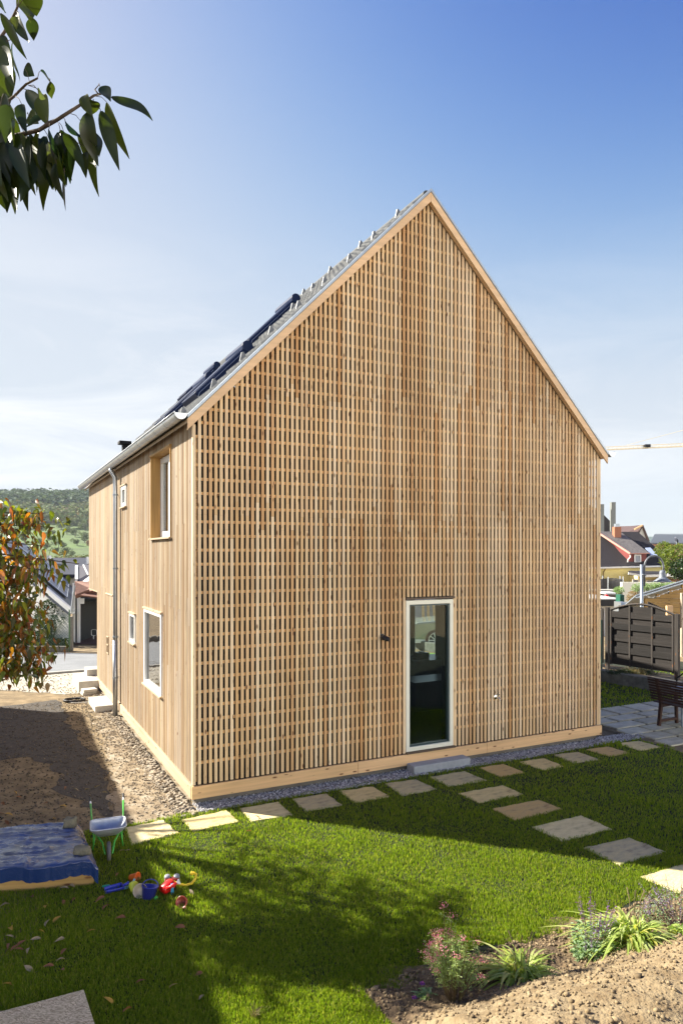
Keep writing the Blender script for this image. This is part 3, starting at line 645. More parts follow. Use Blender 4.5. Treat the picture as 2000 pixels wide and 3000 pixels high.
# ------------------------------------------------------------------ leaves as strips
def leafset(name, B, D, Nn, Ln, Wd, m, parent=None, seg=4, droop=.3, fold=.25, peak=.8, build=True, bend=0):
    B, D, Nn = np.asarray(B, float), np.asarray(D, float), np.asarray(Nn, float); n = len(B)
    Ln = np.broadcast_to(Ln, n); Wd = np.broadcast_to(Wd, n); droop = np.broadcast_to(droop, n)
    D = D/np.linalg.norm(D, axis=1, keepdims=True); S_ = np.cross(D, Nn); S_ /= (np.linalg.norm(S_, axis=1, keepdims=True)+1e-9); N2 = np.cross(S_, D)
    V = np.zeros((n, seg+1, 3, 3))
    for i in range(seg+1):
        t = i/seg; w = Wd*.5*max(.04, math.sin(math.pi*min(1, (t*.97+.015))**peak)); c = B+D*(Ln*t)[:, None]; c[:, 2] -= droop*Ln*t*t; c += S_*(bend*Ln*(math.sin(t*3.0)))[:, None]+N2*(bend*Ln*math.sin(t*4.5+.6)*.8)[:, None]
        V[:, i, 1] = c; V[:, i, 0] = c-S_*w[:, None]+N2*(fold*w)[:, None]; V[:, i, 2] = c+S_*w[:, None]+N2*(fold*w)[:, None]
    V = V.reshape(-1, 3); k = (np.arange(n)*3*(seg+1))[:, None]; q = []
    for i in range(seg):
        a = i*3; q += [[a, a+1, a+4, a+3], [a+1, a+2, a+5, a+4]]
    Fc = (np.array(q)[None]+k[:, :, None]).reshape(-1, 4)
    if not build: return V, Fc
    return fast(name, V, Fc, m, parent, smooth=True)
def rdir(n, z0=-1, z1=1):
    a = rng.uniform(0, 6.283, n); z = rng.uniform(z0, z1, n); r = np.sqrt(np.maximum(0, 1-z*z)); return np.c_[r*np.cos(a), r*np.sin(a), z]
LM = {
 'cherry': leafmat('cherry_leaf', [(.010, .019, .006), (.015, .026, .006), (.012, .026, .009), (.035, .048, .007), (.010, .019, .008), (.07, .085, .010), (.012, .02, .006)], rough=.3, trans=.5, gloss=.5),
 'autumn': leafmat('autumn_leaf', [(.03, .045, .010), (.05, .07, .010), (.10, .13, .014), (.20, .21, .02), (.10, .12, .012), (.32, .085, .012), (.05, .055, .012), (.17, .18, .015), (.035, .045, .01), (.38, .17, .02), (.20, .05, .010), (.13, .09, .012)], rough=.30, trans=.42, gloss=.55),
 'laurel': leafmat('laurel_leaf', [(.012, .028, .008), (.02, .045, .010), (.03, .06, .012)], rough=.35, trans=.2),
 'orchard': leafmat('orchard_leaf', [(.055, .085, .022), (.075, .11, .03), (.10, .13, .03), (.06, .09, .03)], rough=.6, trans=.2),
 'orchard_red': leafmat('orchard_leaf_red', [(.16, .08, .04), (.12, .09, .035), (.20, .10, .05)], rough=.6, trans=.2),
 'bush': leafmat('bush_leaf', [(.10, .15, .02), (.16, .20, .03), (.07, .11, .018), (.20, .22, .04)], rough=.5, trans=.3),
 'lily': leafmat('daylily_leaf', [(.30, .40, .08), (.38, .47, .13), (.24, .34, .05), (.46, .52, .20), (.50, .46, .12)], rough=.4, trans=.35),
 'feather': leafmat('feathery_leaf', [(.26, .36, .10), (.34, .43, .17), (.20, .29, .07), (.40, .46, .24)], rough=.5, trans=.3),
 'sage': leafmat('sage_leaf', [(.18, .28, .12), (.26, .36, .20), (.12, .20, .08)], rough=.5, trans=.3),
 'pink': leafmat('pink_petal', [(.62, .12, .28), (.72, .25, .38), (.55, .06, .25), (.70, .42, .42), (.42, .16, .16)], rough=.6, trans=.3),
 'violet': leafmat('violet_petal', [(.20, .06, .42), (.28, .10, .50), (.13, .04, .25), (.30, .06, .24)], rough=.6, trans=.3),
 'lilac': leafmat('lilac_petal', [(.30, .24, .42), (.38, .32, .48), (.20, .14, .30), (.15, .10, .16)], rough=.6, trans=.3),
 'straw': leafmat('dry_grass', [(.16, .13, .06), (.24, .19, .10), (.08, .075, .035)], rough=.8, trans=.2),
 'rosemary': leafmat('pale_hedge', [(.22, .34, .12), (.30, .42, .18), (.14, .24, .08)], rough=.6, trans=.2),
}
# ------------------------------------------------------------------ cherry branch hanging in from the upper edge
ch = thing('cherry_tree', 'cherry tree whose dark leafy branch hangs into the sky near the viewer', 'tree', (-2.9, .6, 0))
def rel(p): return Vector(p)-Vector((-2.9, .6, 0))
b = MB(); b.tube([rel((-2.9, .6, 0)), rel((-2.85, .65, 1.2)), rel((-2.75, .8, 2.6)), rel((-2.5, 1.0, 3.6)), rel((-2.2, 1.25, 4.3)), rel((-1.9, 1.5, 4.7))], [.13, .11, .09, .07, .05, .03], 12)
obj('trunk', b, M['bark'], ch, smooth=True)
def cp(x, y, Z): return rel(at(x/3.136, y/3.136, Z))
TW = [([(-420, 1350), (-80, 1290), (200, 1230), (350, 1195), (520, 1100), (660, 1010), (760, 945), (860, 875), (940, 855)], 1.75, .006),
      ([(-300, 1200), (0, 985), (130, 880), (240, 770), (345, 715)], 1.85, .0045), ([(-300, 600), (0, 350), (60, 260), (130, 130), (160, 60), (150, -120)], 1.9, .005),
      ([(350, 1195), (440, 1120), (540, 1080)], 1.72, .003), ([(900, 855), (870, 820), (905, 780)], 1.74, .0018)]
b = MB()
for pts, Z, r in TW: b.tube([cp(x, y, Z+.03*math.sin(i)) for i, (x, y) in enumerate(pts)], [r*(1-.6*i/len(pts)) for i in range(len(pts))], 6)
# petiole start, leaf base, leaf tip (picture units of the enlarged crop), width in metres
LV = [((890, 870), (1020, 870), (1370, 1118), .040), ((880, 880), (985, 940), (1160, 1400), .042), ((870, 950), (930, 1020), (1078, 1500), .042), ((905, 780), (915, 790), (1010, 930), .035),
 ((650, 1040), (745, 1115), (880, 1430), .048), ((770, 950), (815, 1030), (890, 1460), .050), ((560, 1090), (600, 1100), (735, 1260), .045), ((600, 1150), (700, 1230), (908, 1750), .050),
 ((540, 1120), (590, 1220), (760, 1550), .040), ((530, 1120), (560, 1230), (630, 1590), .045), ((460, 1130), (450, 1180), (600, 1530), .060), ((400, 1180), (470, 1330), (590, 1650), .05),
 ((350, 1200), (320, 1260), (580, 1640), .055), ((590, 1500), (590, 1600), (603, 1905), .034), ((330, 1200), (300, 1340), (405, 1895), .062), ((260, 1220), (240, 1300), (265, 1850), .05),
 ((200, 1230), (190, 1340), (180, 1810), .06), ((120, 1250), (150, 1330), (60, 1750), .06), ((40, 1280), (60, 1330), (10, 1800), .07), ((-60, 1290), (-20, 1300), (-90, 1700), .07),
 ((220, 1210), (140, 1110), (130, 1320), .075), ((120, 1230), (20, 1080), (190, 1300), .07), ((0, 985), (30, 860), (110, 1070), .06), ((140, 880), (205, 965), (240, 1180), .032), ((180, 845), (245, 820), (380, 1090), .052),
 ((260, 780), (400, 870), (430, 1120), .050), ((270, 780), (345, 820), (420, 900), .03), ((345, 715), (370, 650), (470, 760), .035), ((455, 740), (460, 740), (480, 900), .028), ((270, 745), (225, 620), (310, 690), .04),
 ((60, 260), (0, 120), (230, 500), .045), ((60, 375), (130, 390), (160, 700), .03), ((20, 320), (30, 330), (120, 630), .035), ((-20, 400), (0, 430), (130, 770), .06), ((-60, 500), (-10, 560), (90, 860), .07),
 ((160, 60), (190, -40), (270, 200), .06), ((160, 60), (260, -30), (330, 130), .06), ((150, 130), (170, 110), (240, 340), .045), ((250, 150), (300, 160), (310, 350), .038), ((0, 60), (-20, -20), (60, 100), .05),
 ((150, 100), (160, 150), (150, 250), .03), ((440, 1110), (400, 1080), (250, 1160), .03), ((-20, 900), (0, 950), (20, 1100), .05), ((130, 1000), (150, 1010), (210, 1110), .03), ((250, 1040), (260, 1060), (350, 1130), .05),
 ((800, 900), (790, 880), (840, 1030), .034), ((860, 930), (855, 930), (850, 1030), .03), ((700, 1300), (800, 1400), (790, 1600), .03), ((300, 1300), (420, 1400), (480, 1730), .04), ((100, 1250), (100, 1400), (150, 1650), .055), ((450, 1300), (520, 1500), (565, 1790), .03)]
B_, D_, N_, L_, W_ = [], [], [], [], []
for i, (s, a, t, w) in enumerate(LV):
    Z = 1.68+.28*((i*37) % 10)/10 if a[0] < 500 else 1.70+.10*((i*37) % 10)/10
    A_ = cp(*a, Z); T_ = cp(*t, Z+random.uniform(-.03, .05)); S0 = cp(*s, 1.75)
    b.tube([S0, S0.lerp(A_, .5)+Vector((0, 0, .006)), A_], .0009, 4)
    d = T_-A_; B_.append(A_); D_.append(d); L_.append(d.length*1.03); W_.append(w*.84)
    nn = Vector((random.uniform(-.9, .5), random.uniform(-1, -.4), random.uniform(-.1, .5))); N_.append(nn)
    D_[-1] = d+Vector((0, 0, d.length*.10))
for i in range(56):
    a = (random.uniform(-160, 560), random.uniform(1190, 1420)); Z = random.uniform(1.66, 1.95)
    t = (a[0]+random.uniform(-60, 110), a[1]+random.uniform(300, 470)); A_ = cp(*a, Z); T_ = cp(*t, Z+random.uniform(-.06, .06)); d = T_-A_
    B_.append(A_); D_.append(d); L_.append(d.length); W_.append(random.uniform(.028, .046)); N_.append(Vector((random.uniform(-1, .7), -.8, random.uniform(-.2, .4))))
for i in range(60):                                                   # inner leaves of the thick cluster at the frame's edge
    a = (random.uniform(-420, 150), random.uniform(900, 1500)) if i < 42 else (random.uniform(-420, 0), random.uniform(-100, 900)); Z = random.uniform(1.72, 2.05)
    A_ = cp(*a, Z); d = Vector((random.uniform(-.03, .05), random.uniform(-.03, .03), -.13*random.uniform(.7, 1.2)))
    B_.append(A_); D_.append(d); L_.append(d.length); W_.append(random.uniform(.035, .055)); N_.append(Vector((random.uniform(-1, 1), -1, random.uniform(-.3, .6))))
obj('branch', b, M['bark'], ch, smooth=True)
leafset('crown', B_, D_, N_, L_, W_, LM['cherry'], ch, seg=12, droop=.10, fold=.38, peak=.72, bend=rng.uniform(-.12, .12, len(B_)))

# ------------------------------------------------------------------ autumn-coloured tree beside the yard
tr0 = Vector((-5.0, 7.2, 0)); tr = thing('autumn_tree', 'fruit tree with glossy green and orange autumn leaves beside the dark yard', 'tree', tr0)
tips = [(130, 1505, 6.5), (92, 1520, 6.6), (20, 1560, 6.4), (160, 1545, 6.5), (140, 1600, 6.3), (232, 1652, 6.3), (150, 1672, 6.4), (110, 1705, 6.6), (112, 1765, 6.6), (108, 1830, 6.5), (115, 1850, 6.4), (155, 1912, 6.3), (125, 1975, 6.2), (70, 1955, 6.2), (40, 1900, 6.4), (20, 1700, 6.2), (60, 1640, 6.6),
        (60, 1760, 6.3), (90, 1800, 6.9), (-60, 1480, 6.7), (-120, 1600, 6.2), (-100, 1800, 6.8), (-90, 1950, 6.4), (100, 1700, 7.0), (-250, 1450, 7.2), (30, 1820, 7.2), (120, 1640, 7.1), (0, 1980, 6.6)]
bt = MB(); bt.tube([(0, 0, 0), (.05, -.05, .8), (.1, -.05, 1.5), (.12, 0, 2.2), (.1, .1, 3.0), (.0, .2, 3.9)], [.12, .10, .09, .075, .055, .03], 12)
obj('trunk', bt, M['bark'], tr, smooth=True)
bt = MB(); LB = []
def limb(p, q, r, nl, spread=.08):
    p, q = Vector(p), Vector(q); mid = p.lerp(q, .55)+Vector((0, 0, (q-p).length*.12)); P = [p, p.lerp(mid, .5)+Vector((random.uniform(-.05, .05),)*3), mid, mid.lerp(q, .5), q]
    bt.tube(P, [r, r*.8, r*.6, r*.4, r*.2], 6)
    for i in range(nl):
        t = 1-abs(random.gauss(0, .34)); t = max(.15, t); k = min(3, int(t*4)); c = P[k].lerp(P[k+1], t*4-k)
        LB.append(c+Vector((random.gauss(0, spread), random.gauss(0, spread), random.gauss(0, spread*.8))))
for px, py, Z in tips:
    q = at(px, py, Z)-tr0; h0 = min(3.2, max(1.4, q.z*.85)); limb((.08, 0, h0), q, .018, 70 if px > 170 else 190)
NV = len(LB)
for i in range(14):                                                    # the part of the crown outside the picture, which shades the lawn
    a = random.uniform(0, 6.28); r = random.uniform(.5, 2.0); z = random.uniform(2.0, 5.9)
    q = Vector((math.cos(a)*r, math.sin(a)*r+.4, z)); 
    w = q+tr0
    if w.x > -w.y*.53: continue
    limb((.05, .1, min(3.7, z*.7)), q, .022, 52, .11)
def clusters(poly, k, lo_, hi_, nl):
    G_ = [onground(*p) for p in poly]; P2 = [(g.x, g.y) for g in G_]; c = 0
    while c < k:
        t_ = np.array([[random.uniform(min(p[0] for p in P2), max(p[0] for p in P2)), random.uniform(min(p[1] for p in P2), max(p[1] for p in P2))]])
        if not inpoly(t_, P2)[0]: continue
        h = random.uniform(lo_, hi_); w = Vector((t_[0][0], t_[0][1], 0))+SD*(h/SD.z)
        c += 1
        if w.x > -w.y*.51: continue
        q = w-tr0; limb((.05, .1, min(3.7, h*.75)), q, .014, nl, .065)
clusters([(480, 2490), (700, 2450), (1000, 2520), (1300, 2590), (1560, 2670), (1500, 2750), (1150, 2760), (900, 2740), (600, 2720)], 34, 3.3, 5.4, 34)
clusters([(380, 2780), (1000, 2770), (1200, 2880), (1000, 3000), (380, 3000)], 22, 3.0, 4.8, 42)
obj('branch', bt, M['bark'], tr, smooth=True)
LB = np.array(LB)
_w = LB+np.array(tr0); _k = (_w[:, 2]-.3)/SD.z; _g = _w[:, :2]-np.array([SD.x, SD.y])*_k[:, None]; _s, _d = (_g[:, 0]-.45)*.90+(_g[:, 1]-4.78)*.436, (_g[:, 0]-.45)*.436-(_g[:, 1]-4.78)*.90
LB = LB[~((_s > -.05) & (_d > -.42) & ((np.arange(len(LB)) >= NV) | (rng.uniform(0, 1, len(LB)) < .5)))]; n = len(LB); D = rdir(n, -1, .5); D[:, 2] -= .30
leafset('crown', LB, D, rdir(n, .1, 1), rng.uniform(.042, .075, n), rng.uniform(.030, .048, n), LM['autumn'], tr, seg=4, droop=rng.uniform(.2, 1.3, n), fold=.35, peak=.8)
# a second tree outside the picture, the source of the dappled shade on the lawn
def foliage(c, rad, n, leaf=.07, hollow=.5, squash=.8):
    d = rdir(n, -1, 1); r = (hollow+(1-hollow)*rng.uniform(0, 1, n)**.5)
    P = d*r[:, None]*rad; P[:, 2] *= squash
    lump = np.array([noise.noise(Vector(p*1.3/rad*2)) for p in P]); P = P[lump > -.12]
    return P+np.asarray(c)
t2 = Vector((-7.4, 9.2, 0)); tt = thing('plum_tree', 'tall tree standing beside the yard beyond the autumn tree', 'tree', t2)
b = MB(); b.tube([(0, 0, 0), (.1, 0, 1.5), (0, .1, 3), (.1, 0, 4.6)], [.15, .12, .09, .04], 10)
for i in range(9):
    a = i*.7; b.tube([(.05, .05, 2.4+i*.2), (math.cos(a)*.8, math.sin(a)*.8, 3.4+i*.15), (math.cos(a)*1.4, math.sin(a)*1.4, 4.0+i*.15)], [.05, .03, .01], 6)
obj('trunk', b, M['bark'], tt, smooth=True)
P = np.concatenate([foliage((math.cos(a)*r_, math.sin(a)*r_, z), s_, 120) for a, r_, z, s_ in [(0, 1.1, 4.2, .45), (2.4, 1.0, 4.1, .4), (5, 1.2, 4.3, .45), (0, 0, 5.3, .5), (5.8, 1.9, 4.6, .35)]])
leafset('crown', P, rdir(len(P), -1, .2), rdir(len(P), .1, 1), .10, .05, LM['orchard'], tt, seg=2, droop=.3)
# neighbouring building outside the picture, whose eaves throw the straight-edged shade over the yard
nb = thing('neighbour_house', 'plain rendered neighbouring house beyond the yard, outside the picture', 'house', (-11.0, 15.9, 0), math.atan2(-.902, .432))
b = MB(); b.box(0, 10.2, -6.5, 0, 0, 3.9); obj('wall', b, mat('beige_render', (.55, .50, .42), (.48, .44, .36), rough=.9, bump=.2), nb)
b = MB(); b.box(-.15, 10.3, -6.65, .12, 3.9, 4.08); obj('roof', b, M['zinc_dull'], nb)
for i in range(3):
    b = MB(); b.box(1.2+i*2.4, 2.2+i*2.4, -.02, .03, 1.2, 2.5); w_ = obj('window', b, M['white'], nb); b = MB(); b.box(1.28+i*2.4, 2.12+i*2.4, .031, .036, 1.28, 2.42); obj('pane', b, M['dark'], w_)

# ------------------------------------------------------------------ covered sandpit, stones on it, board
sb = thing('sandpit', 'timber sandpit hidden under a crumpled blue tarpaulin', 'sandpit', (-2.37, 6.72, 0), math.atan2(.37, 1.83)+math.pi)
# local x runs away to the left along the front, local y towards the viewer is negative
e1 = Vector((-1.83, -.37)).normalized(); A0 = Vector((-2.37, 6.72)); e2 = Vector((-.47, .88)).normalized()
def sp(u, v, z): w = A0+e1*u+e2*v; return Vector((w.x, w.y, z))
SBI = (Matrix.Translation(sb.location) @ Matrix.Rotation(sb.rotation_euler.z, 4, 'Z')).inverted()
b = MB()
for p, q in (((0.02, .03), (2.0, .03)), ((.02, .03), (.02, 1.08)), ((2.0, .03), (2.0, 1.08)), ((.02, 1.08), (2.0, 1.08))): b.beam(SBI @ sp(*p, .11), SBI @ sp(*q, .11), .03, .20)
obj('timber_frame', b, wood('sandpit_wood', [(.42, .26, .09), (.48, .31, .11)], axis=0, gs=.5), sb, bev=.004)
def tarp(u, v):
    # u across (0 near edge skirt .. far skirt), v along
    L_ = v*2.05-.03; 
    q = u*1.62-.24
    if q < 0: d, z = -.012-.02*math.sin(v*9), .245+q*.58
    elif q > 1.13: d, z = 1.13, .245-(q-1.13)*.6
    else: d, z = q, .25
    n1 = noise.noise(Vector((L_*3.2, d*6, 0))); n2 = noise.noise(Vector((L_*9+3*n1, d*22+5*n1, 3))); n3 = noise.noise(Vector((L_*26, d*50, 7)))
    rg_ = 1-abs(noise.noise(Vector((L_*1.6+n1, d*8+1.5*n1, 5))))*2.4; z += .018*n1+.010*n2+.005*n3+.020*max(0, rg_)**2-.03*math.exp(-((d-.55)**2+(L_-1.0)**2)*5)
    if v < .04: z -= (.04-v)*2.2; L_ += (.0-v)*.1
    p = sp(L_, d+(.02*n2+.018*n1 if q < 0 else 0), z)
    return SBI @ p
m, N, K, bb_ = new('blue_tarpaulin'); bb_.inputs['Roughness'].default_value = .25; bb_.inputs['Specular IOR Level'].default_value = .8
t = N.new('ShaderNodeTexCoord'); n1 = N.new('ShaderNodeTexNoise'); n1.inputs['Scale'].default_value = 3.5; n1.inputs['Detail'].default_value = 6; K.new(t.outputs['Object'], n1.inputs['Vector'])
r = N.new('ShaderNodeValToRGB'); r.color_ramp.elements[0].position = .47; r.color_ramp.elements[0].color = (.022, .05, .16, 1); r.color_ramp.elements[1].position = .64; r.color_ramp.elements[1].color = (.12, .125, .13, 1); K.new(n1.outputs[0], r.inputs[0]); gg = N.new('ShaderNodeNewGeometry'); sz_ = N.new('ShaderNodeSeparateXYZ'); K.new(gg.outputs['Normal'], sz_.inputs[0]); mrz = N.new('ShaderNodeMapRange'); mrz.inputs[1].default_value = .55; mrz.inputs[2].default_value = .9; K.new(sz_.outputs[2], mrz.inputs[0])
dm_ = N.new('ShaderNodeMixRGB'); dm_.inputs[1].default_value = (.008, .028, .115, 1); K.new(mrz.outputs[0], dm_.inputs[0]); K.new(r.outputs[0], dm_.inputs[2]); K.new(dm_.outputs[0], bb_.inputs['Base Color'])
n2 = N.new('ShaderNodeTexNoise'); n2.inputs['Scale'].default_value = 28; n2.inputs['Detail'].default_value = 5; n2.inputs['Distortion'].default_value = 1.5; K.new(t.outputs['Object'], n2.inputs['Vector'])
bp = N.new('ShaderNodeBump'); bp.inputs['Strength'].default_value = .22; bp.inputs['Distance'].default_value = .02; K.new(n2.outputs[0], bp.inputs['Height']); K.new(bp.outputs[0], bb_.inputs['Normal'])
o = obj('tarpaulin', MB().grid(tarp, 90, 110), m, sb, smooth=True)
def rock(name, label, c, s, m, seed, cube=.5, cat='stone'):
    b = MB(); n = 10
    def f(u, v):
        a = v*2*math.pi; ph = (u-.5)*math.pi; d = Vector((math.cos(ph)*math.cos(a), math.cos(ph)*math.sin(a), math.sin(ph)))
        k = max(abs(d.x), abs(d.y), abs(d.z)); d = d.lerp(d/k, cube)
        d *= 1+.22*noise.noise(d*1.6+Vector((seed, 0, 0)))+.08*noise.noise(d*4+Vector((0, seed, 0)))
        return Vector((d.x*s[0], d.y*s[1], d.z*s[2]+s[2]*.9))
    b.grid(f, 14, 20); o = obj(name, b, m, smooth=True); o.location = c; return tag(o, label, cat)
rk = mat('weathered_stone', (.20, .18, .13), (.09, .09, .065), rough=.95, scale=9, c3=(.15, .14, .10), bump=.6, bscale=30)
p = at(205, 2420, 7.52); rock('concrete_lump', 'squarish weathered concrete lump holding down the far corner of the tarpaulin', (p.x, p.y, .235), (.06, .055, .065), rk, 2, .85)
p = at(240, 2522, 6.85); rock('field_stone', 'angular grey stone holding down the near corner of the tarpaulin', (p.x, p.y, .235), (.085, .06, .055), rk, 9, .3)
# chipboard at the lower edge
m, N, K, bb_ = new('strand_board'); bb_.inputs['Roughness'].default_value = .8
t = N.new('ShaderNodeTexCoord'); vo = N.new('ShaderNodeTexVoronoi'); mp = N.new('ShaderNodeMapping'); mp.inputs['Scale'].default_value = (16, 62, 1); mp.inputs['Rotation'].default_value = (0, 0, .5)
nz = N.new('ShaderNodeTexNoise'); nz.inputs['Scale'].default_value = 5; mxv = N.new('ShaderNodeMixRGB'); mxv.inputs[0].default_value = .12; K.new(t.outputs['Object'], nz.inputs['Vector']); K.new(t.outputs['Object'], mxv.inputs[1]); K.new(nz.outputs['Color'], mxv.inputs[2])
K.new(mxv.outputs[0], mp.inputs[0]); K.new(mp.outputs[0], vo.inputs['Vector']); r = N.new('ShaderNodeValToRGB'); r.color_ramp.elements[0].color = (.26, .19, .10, 1); r.color_ramp.elements[1].color = (.78, .64, .42, 1)
s_ = N.new('ShaderNodeSeparateColor'); K.new(vo.outputs['Color'], s_.inputs[0]); K.new(s_.outputs[0], r.inputs[0]); K.new(r.outputs[0], bb_.inputs['Base Color'])
bp = N.new('ShaderNodeBump'); bp.inputs['Strength'].default_value = .5; bp.inputs['Distance'].default_value = .01; K.new(s_.outputs[1], bp.inputs['Height']); K.new(bp.outputs[0], bb_.inputs['Normal'])
c = onground(245, 2900, .07); d1 = (onground(0, 2965, .07)-c).normalized(); d2 = (onground(290, 3040, .07)-c).normalized()
b = MB(); b.prism([(0, 0, 0), d1*1.2, d1*1.2+d2*.75, d2*.75], (0, 0, -.022)); o = obj('strand_board', b, m, bev=.002); o.location = c; tag(o, 'pale strand board panel lying on the shaded lawn at the lower corner', 'board')
b = MB(); b.box(-.9, -.25, -.5, -.2, -.048, -.0); o = obj('timber_block', b, M['darkwood']); o.location = c+Vector((-.1, .0, -.022)); tag(o, 'dark timber block propping up the strand board', 'block')

# ------------------------------------------------------------------ small wheelbarrow
wb = thing('wheelbarrow', 'small wheelbarrow with a grey tray and bright green handles on the lawn edge', 'wheelbarrow', (-2.485, 7.45, 0), R(20))
def tray(inner):
    t = .004 if inner else 0
    def ring(w, d, z, y0, r):
        pts = []
        for sx_, sy_, a0 in ((1, 1, 0), (-1, 1, 90), (-1, -1, 180), (1, -1, 270)):
            for k in range(5):
                a = R(a0+k*22.5); pts.append((sx_*(w/2-r)+math.cos(a)*r, y0+sy_*(d/2-r)+math.sin(a)*r, z))
        return pts
    return [ring(.36-t, .33-t, .315, .02, .05), ring(.335-t, .30-t, .285, .03, .05), ring(.22-t, .16-t, .20+t, .055, .04), ring(.05, .05, .195+t, .055, .02)]
b = MB()
for inn in (False, True):
    rings = tray(inn); V = [p for rg in rings for p in rg]; m_ = 20
    b.add(V, [((i*m_+k, i*m_+(k+1) % m_, (i+1)*m_+(k+1) % m_, (i+1)*m_+k) if inn else (i*m_+(k+1) % m_, i*m_+k, (i+1)*m_+k, (i+1)*m_+(k+1) % m_)) for i in range(3) for k in range(m_)])
rg = tray(False)[0]; b.tube(rg+[rg[0]], .006, 6)
obj('tray', b, mat('galvanised_tray', (.50, .53, .60), (.36, .38, .43), rough=.4, metal=.35, scale=9), wb, smooth=True)
gr = plain('green_paint', (.06, .42, .05), .3); blk = plain('black_grip', (.02, .02, .02), .5)
for s in (-1, 1):
    b = MB(); b.tube([(s*.035, -.19, .075), (s*.06, -.08, .155), (s*.12, .10, .185), (s*.165, .28, .28), (s*.175, .50, .385)], .0095, 8)
    h = obj('handle', b, gr, wb, smooth=True)
    b = MB(); b.tube([(s*.175, .50, .385), (s*.177, .535, .40)], .010, 8); obj('white_collar', b, M['white'], h)
    b = MB(); b.tube([(s*.177, .535, .40), (s*.18, .60, .425)], .013, 8); obj('grip', b, blk, h)
    b = MB(); b.tube([(s*.13, .09, .19), (s*.155, .10, .03), (s*.155, .125, .012), (s*.15, .19, .03), (s*.15, .25, .25)], .007, 6); obj('leg', b, gr, wb, smooth=True)
b = MB(); b.lathe([(.055, -.016), (.085, -.02), (.097, -.012), (.1, 0), (.097, .012), (.085, .02), (.055, .016)], 24, Matrix.Translation((0, -.19, .10)) @ Matrix.Rotation(R(90), 4, 'Y'), close=True)
wh = obj('wheel', b, plain('grey_tyre', (.10, .10, .10), .7), wb, smooth=True)
b = MB(); b.lathe([(.0, -.02), (.05, -.018), (.052, 0), (.05, .018), (.0, .02)], 16, Matrix.Translation((0, -.19, .10)) @ Matrix.Rotation(R(90), 4, 'Y')); obj('rim', b, plain('rusty_rim', (.22, .13, .07), .7), wh)

# ------------------------------------------------------------------ toys
def toy(name, label, px, py, mb, m, rot=(0, 0, 0), z=.02, parts=(), bev=0, sm=True):
    p = onground(px, py); o = obj(name, mb, m, bev=bev, smooth=sm); o.location = (p.x, p.y, z*1.08); o.rotation_euler = rot; o.scale = (1.1,)*3; tag(o, label, 'toy', 'sand toys lying on the lawn')
    for n_, b_, m_ in parts: obj(n_, b_, m_, o, smooth=True)
    return o
PL = {k: plain('plastic_'+k, c, .35) for k, c in dict(orange=(.80, .16, .02), blue=(.03, .045, .40), navy=(.03, .04, .30), red=(.72, .015, .012), darkred=(.22, .025, .02), yellow=(.80, .55, .02), lime=(.55, .60, .05), cyan=(.20, .50, .55), sand=(.50, .42, .30), brick=(.38, .07, .045), green=(.08, .5, .06), teal=(.02, .35, .18), grey=(.25, .26, .3), sky=(.10, .45, .75)).items()}
def cup(r0, r1, h, wall=.004): return MB().lathe([(0, 0), (r0, 0), (r1, h), (r1+.004, h), (r1+.004, h-.008), (r1-wall, h-.008), (r0-wall, wall), (0, wall)], 20)
toy('beaker', 'small orange plastic beaker lying on its side behind the blue scoop', 381, 2585, cup(.026, .042, .08), PL['orange'], (R(82), 0, R(75)), .04)
b = MB()
def scoop(u, v):
    x = (u-.5)*.15; a = (v-.5)*math.pi*.95; w = .045*(1-.35*max(0, -(u-.35))*2); return (x, math.sin(a)*w, .045-math.cos(a)*.040-(.02 if u < .1 else 0)*0)
b.grid(scoop, 8, 12); b.add([(.075, math.sin(a)*.045, .045-math.cos(a)*.04) for a in [(-.5+k/10)*math.pi*.95 for k in range(11)]], [tuple(range(11))]); b.tube([(.075, 0, .03), (.11, 0, .04), (.125, 0, .045)], [.012, .012, .015], 10)
o = toy('scoop', 'deep blue plastic sand scoop lying open side up on the lawn', 335, 2617, b, PL['blue'], (0, 0, R(33)), .012); o.modifiers.new('thick', 'SOLIDIFY').thickness = .004
b = MB(); b.tube([(-.05, 0, .01), (0, 0, .02), (.04, .03, .05)], [.006, .006, .010], 8); b.box(-.075, -.03, -.02, .02, .008, .014)
toy('spade', 'little pale blue plastic spade between the scoop and the yellow beaker', 384, 2606, b, PL['cyan'], (0, 0, R(35)), .015)
toy('yellow_beaker', 'lime yellow plastic beaker leaning on the sandy round sieve', 392, 2624, cup(.024, .036, .075), PL['lime'], (R(-70), 0, R(20)), .035)
toy('sieve', 'round sandy beige sieve leaning on the blue bucket', 411, 2630, cup(.045, .055, .035), PL['sand'], (R(62), 0, R(10)), .055)
b = cup(.048, .066, .10); hb = MB(); hb.tube([(math.cos(a)*.068, .0+math.sin(a)*.03, .095+math.sin(a)*.05) for a in [math.pi*k/12 for k in range(13)]], .0035, 6)
toy('bucket', 'blue toy bucket with its handle up beside the red watering can', 434, 2637, b, PL['navy'], (R(-12), R(6), R(0)), .01, [('handle', hb, PL['navy'])])
b = MB(); b.lathe([(0, 0), (.05, 0), (.058, .01), (.064, .06), (.058, .10), (.045, .115), (.043, .11), (.0, .105)], 24)
b.v = [(x*1.0, y*.75, z) for x, y, z in b.v]
hp = MB(); hp.tube([(.045, 0, .105), (.085, 0, .11), (.105, 0, .075), (.098, 0, .03), (.058, 0, .02)], .010, 8)
sp1 = MB(); sp1.tube([(-.055, 0, .03), (-.085, 0, .06), (-.115, 0, .115)], [.018, .013, .011], 10)
rs = MB(); rs.lathe([(0, 0), (.012, 0), (.024, .02), (.0, .022)], 14, Matrix.Translation((-.112, 0, .108)) @ Matrix.Rotation(R(-35), 4, 'Y'))
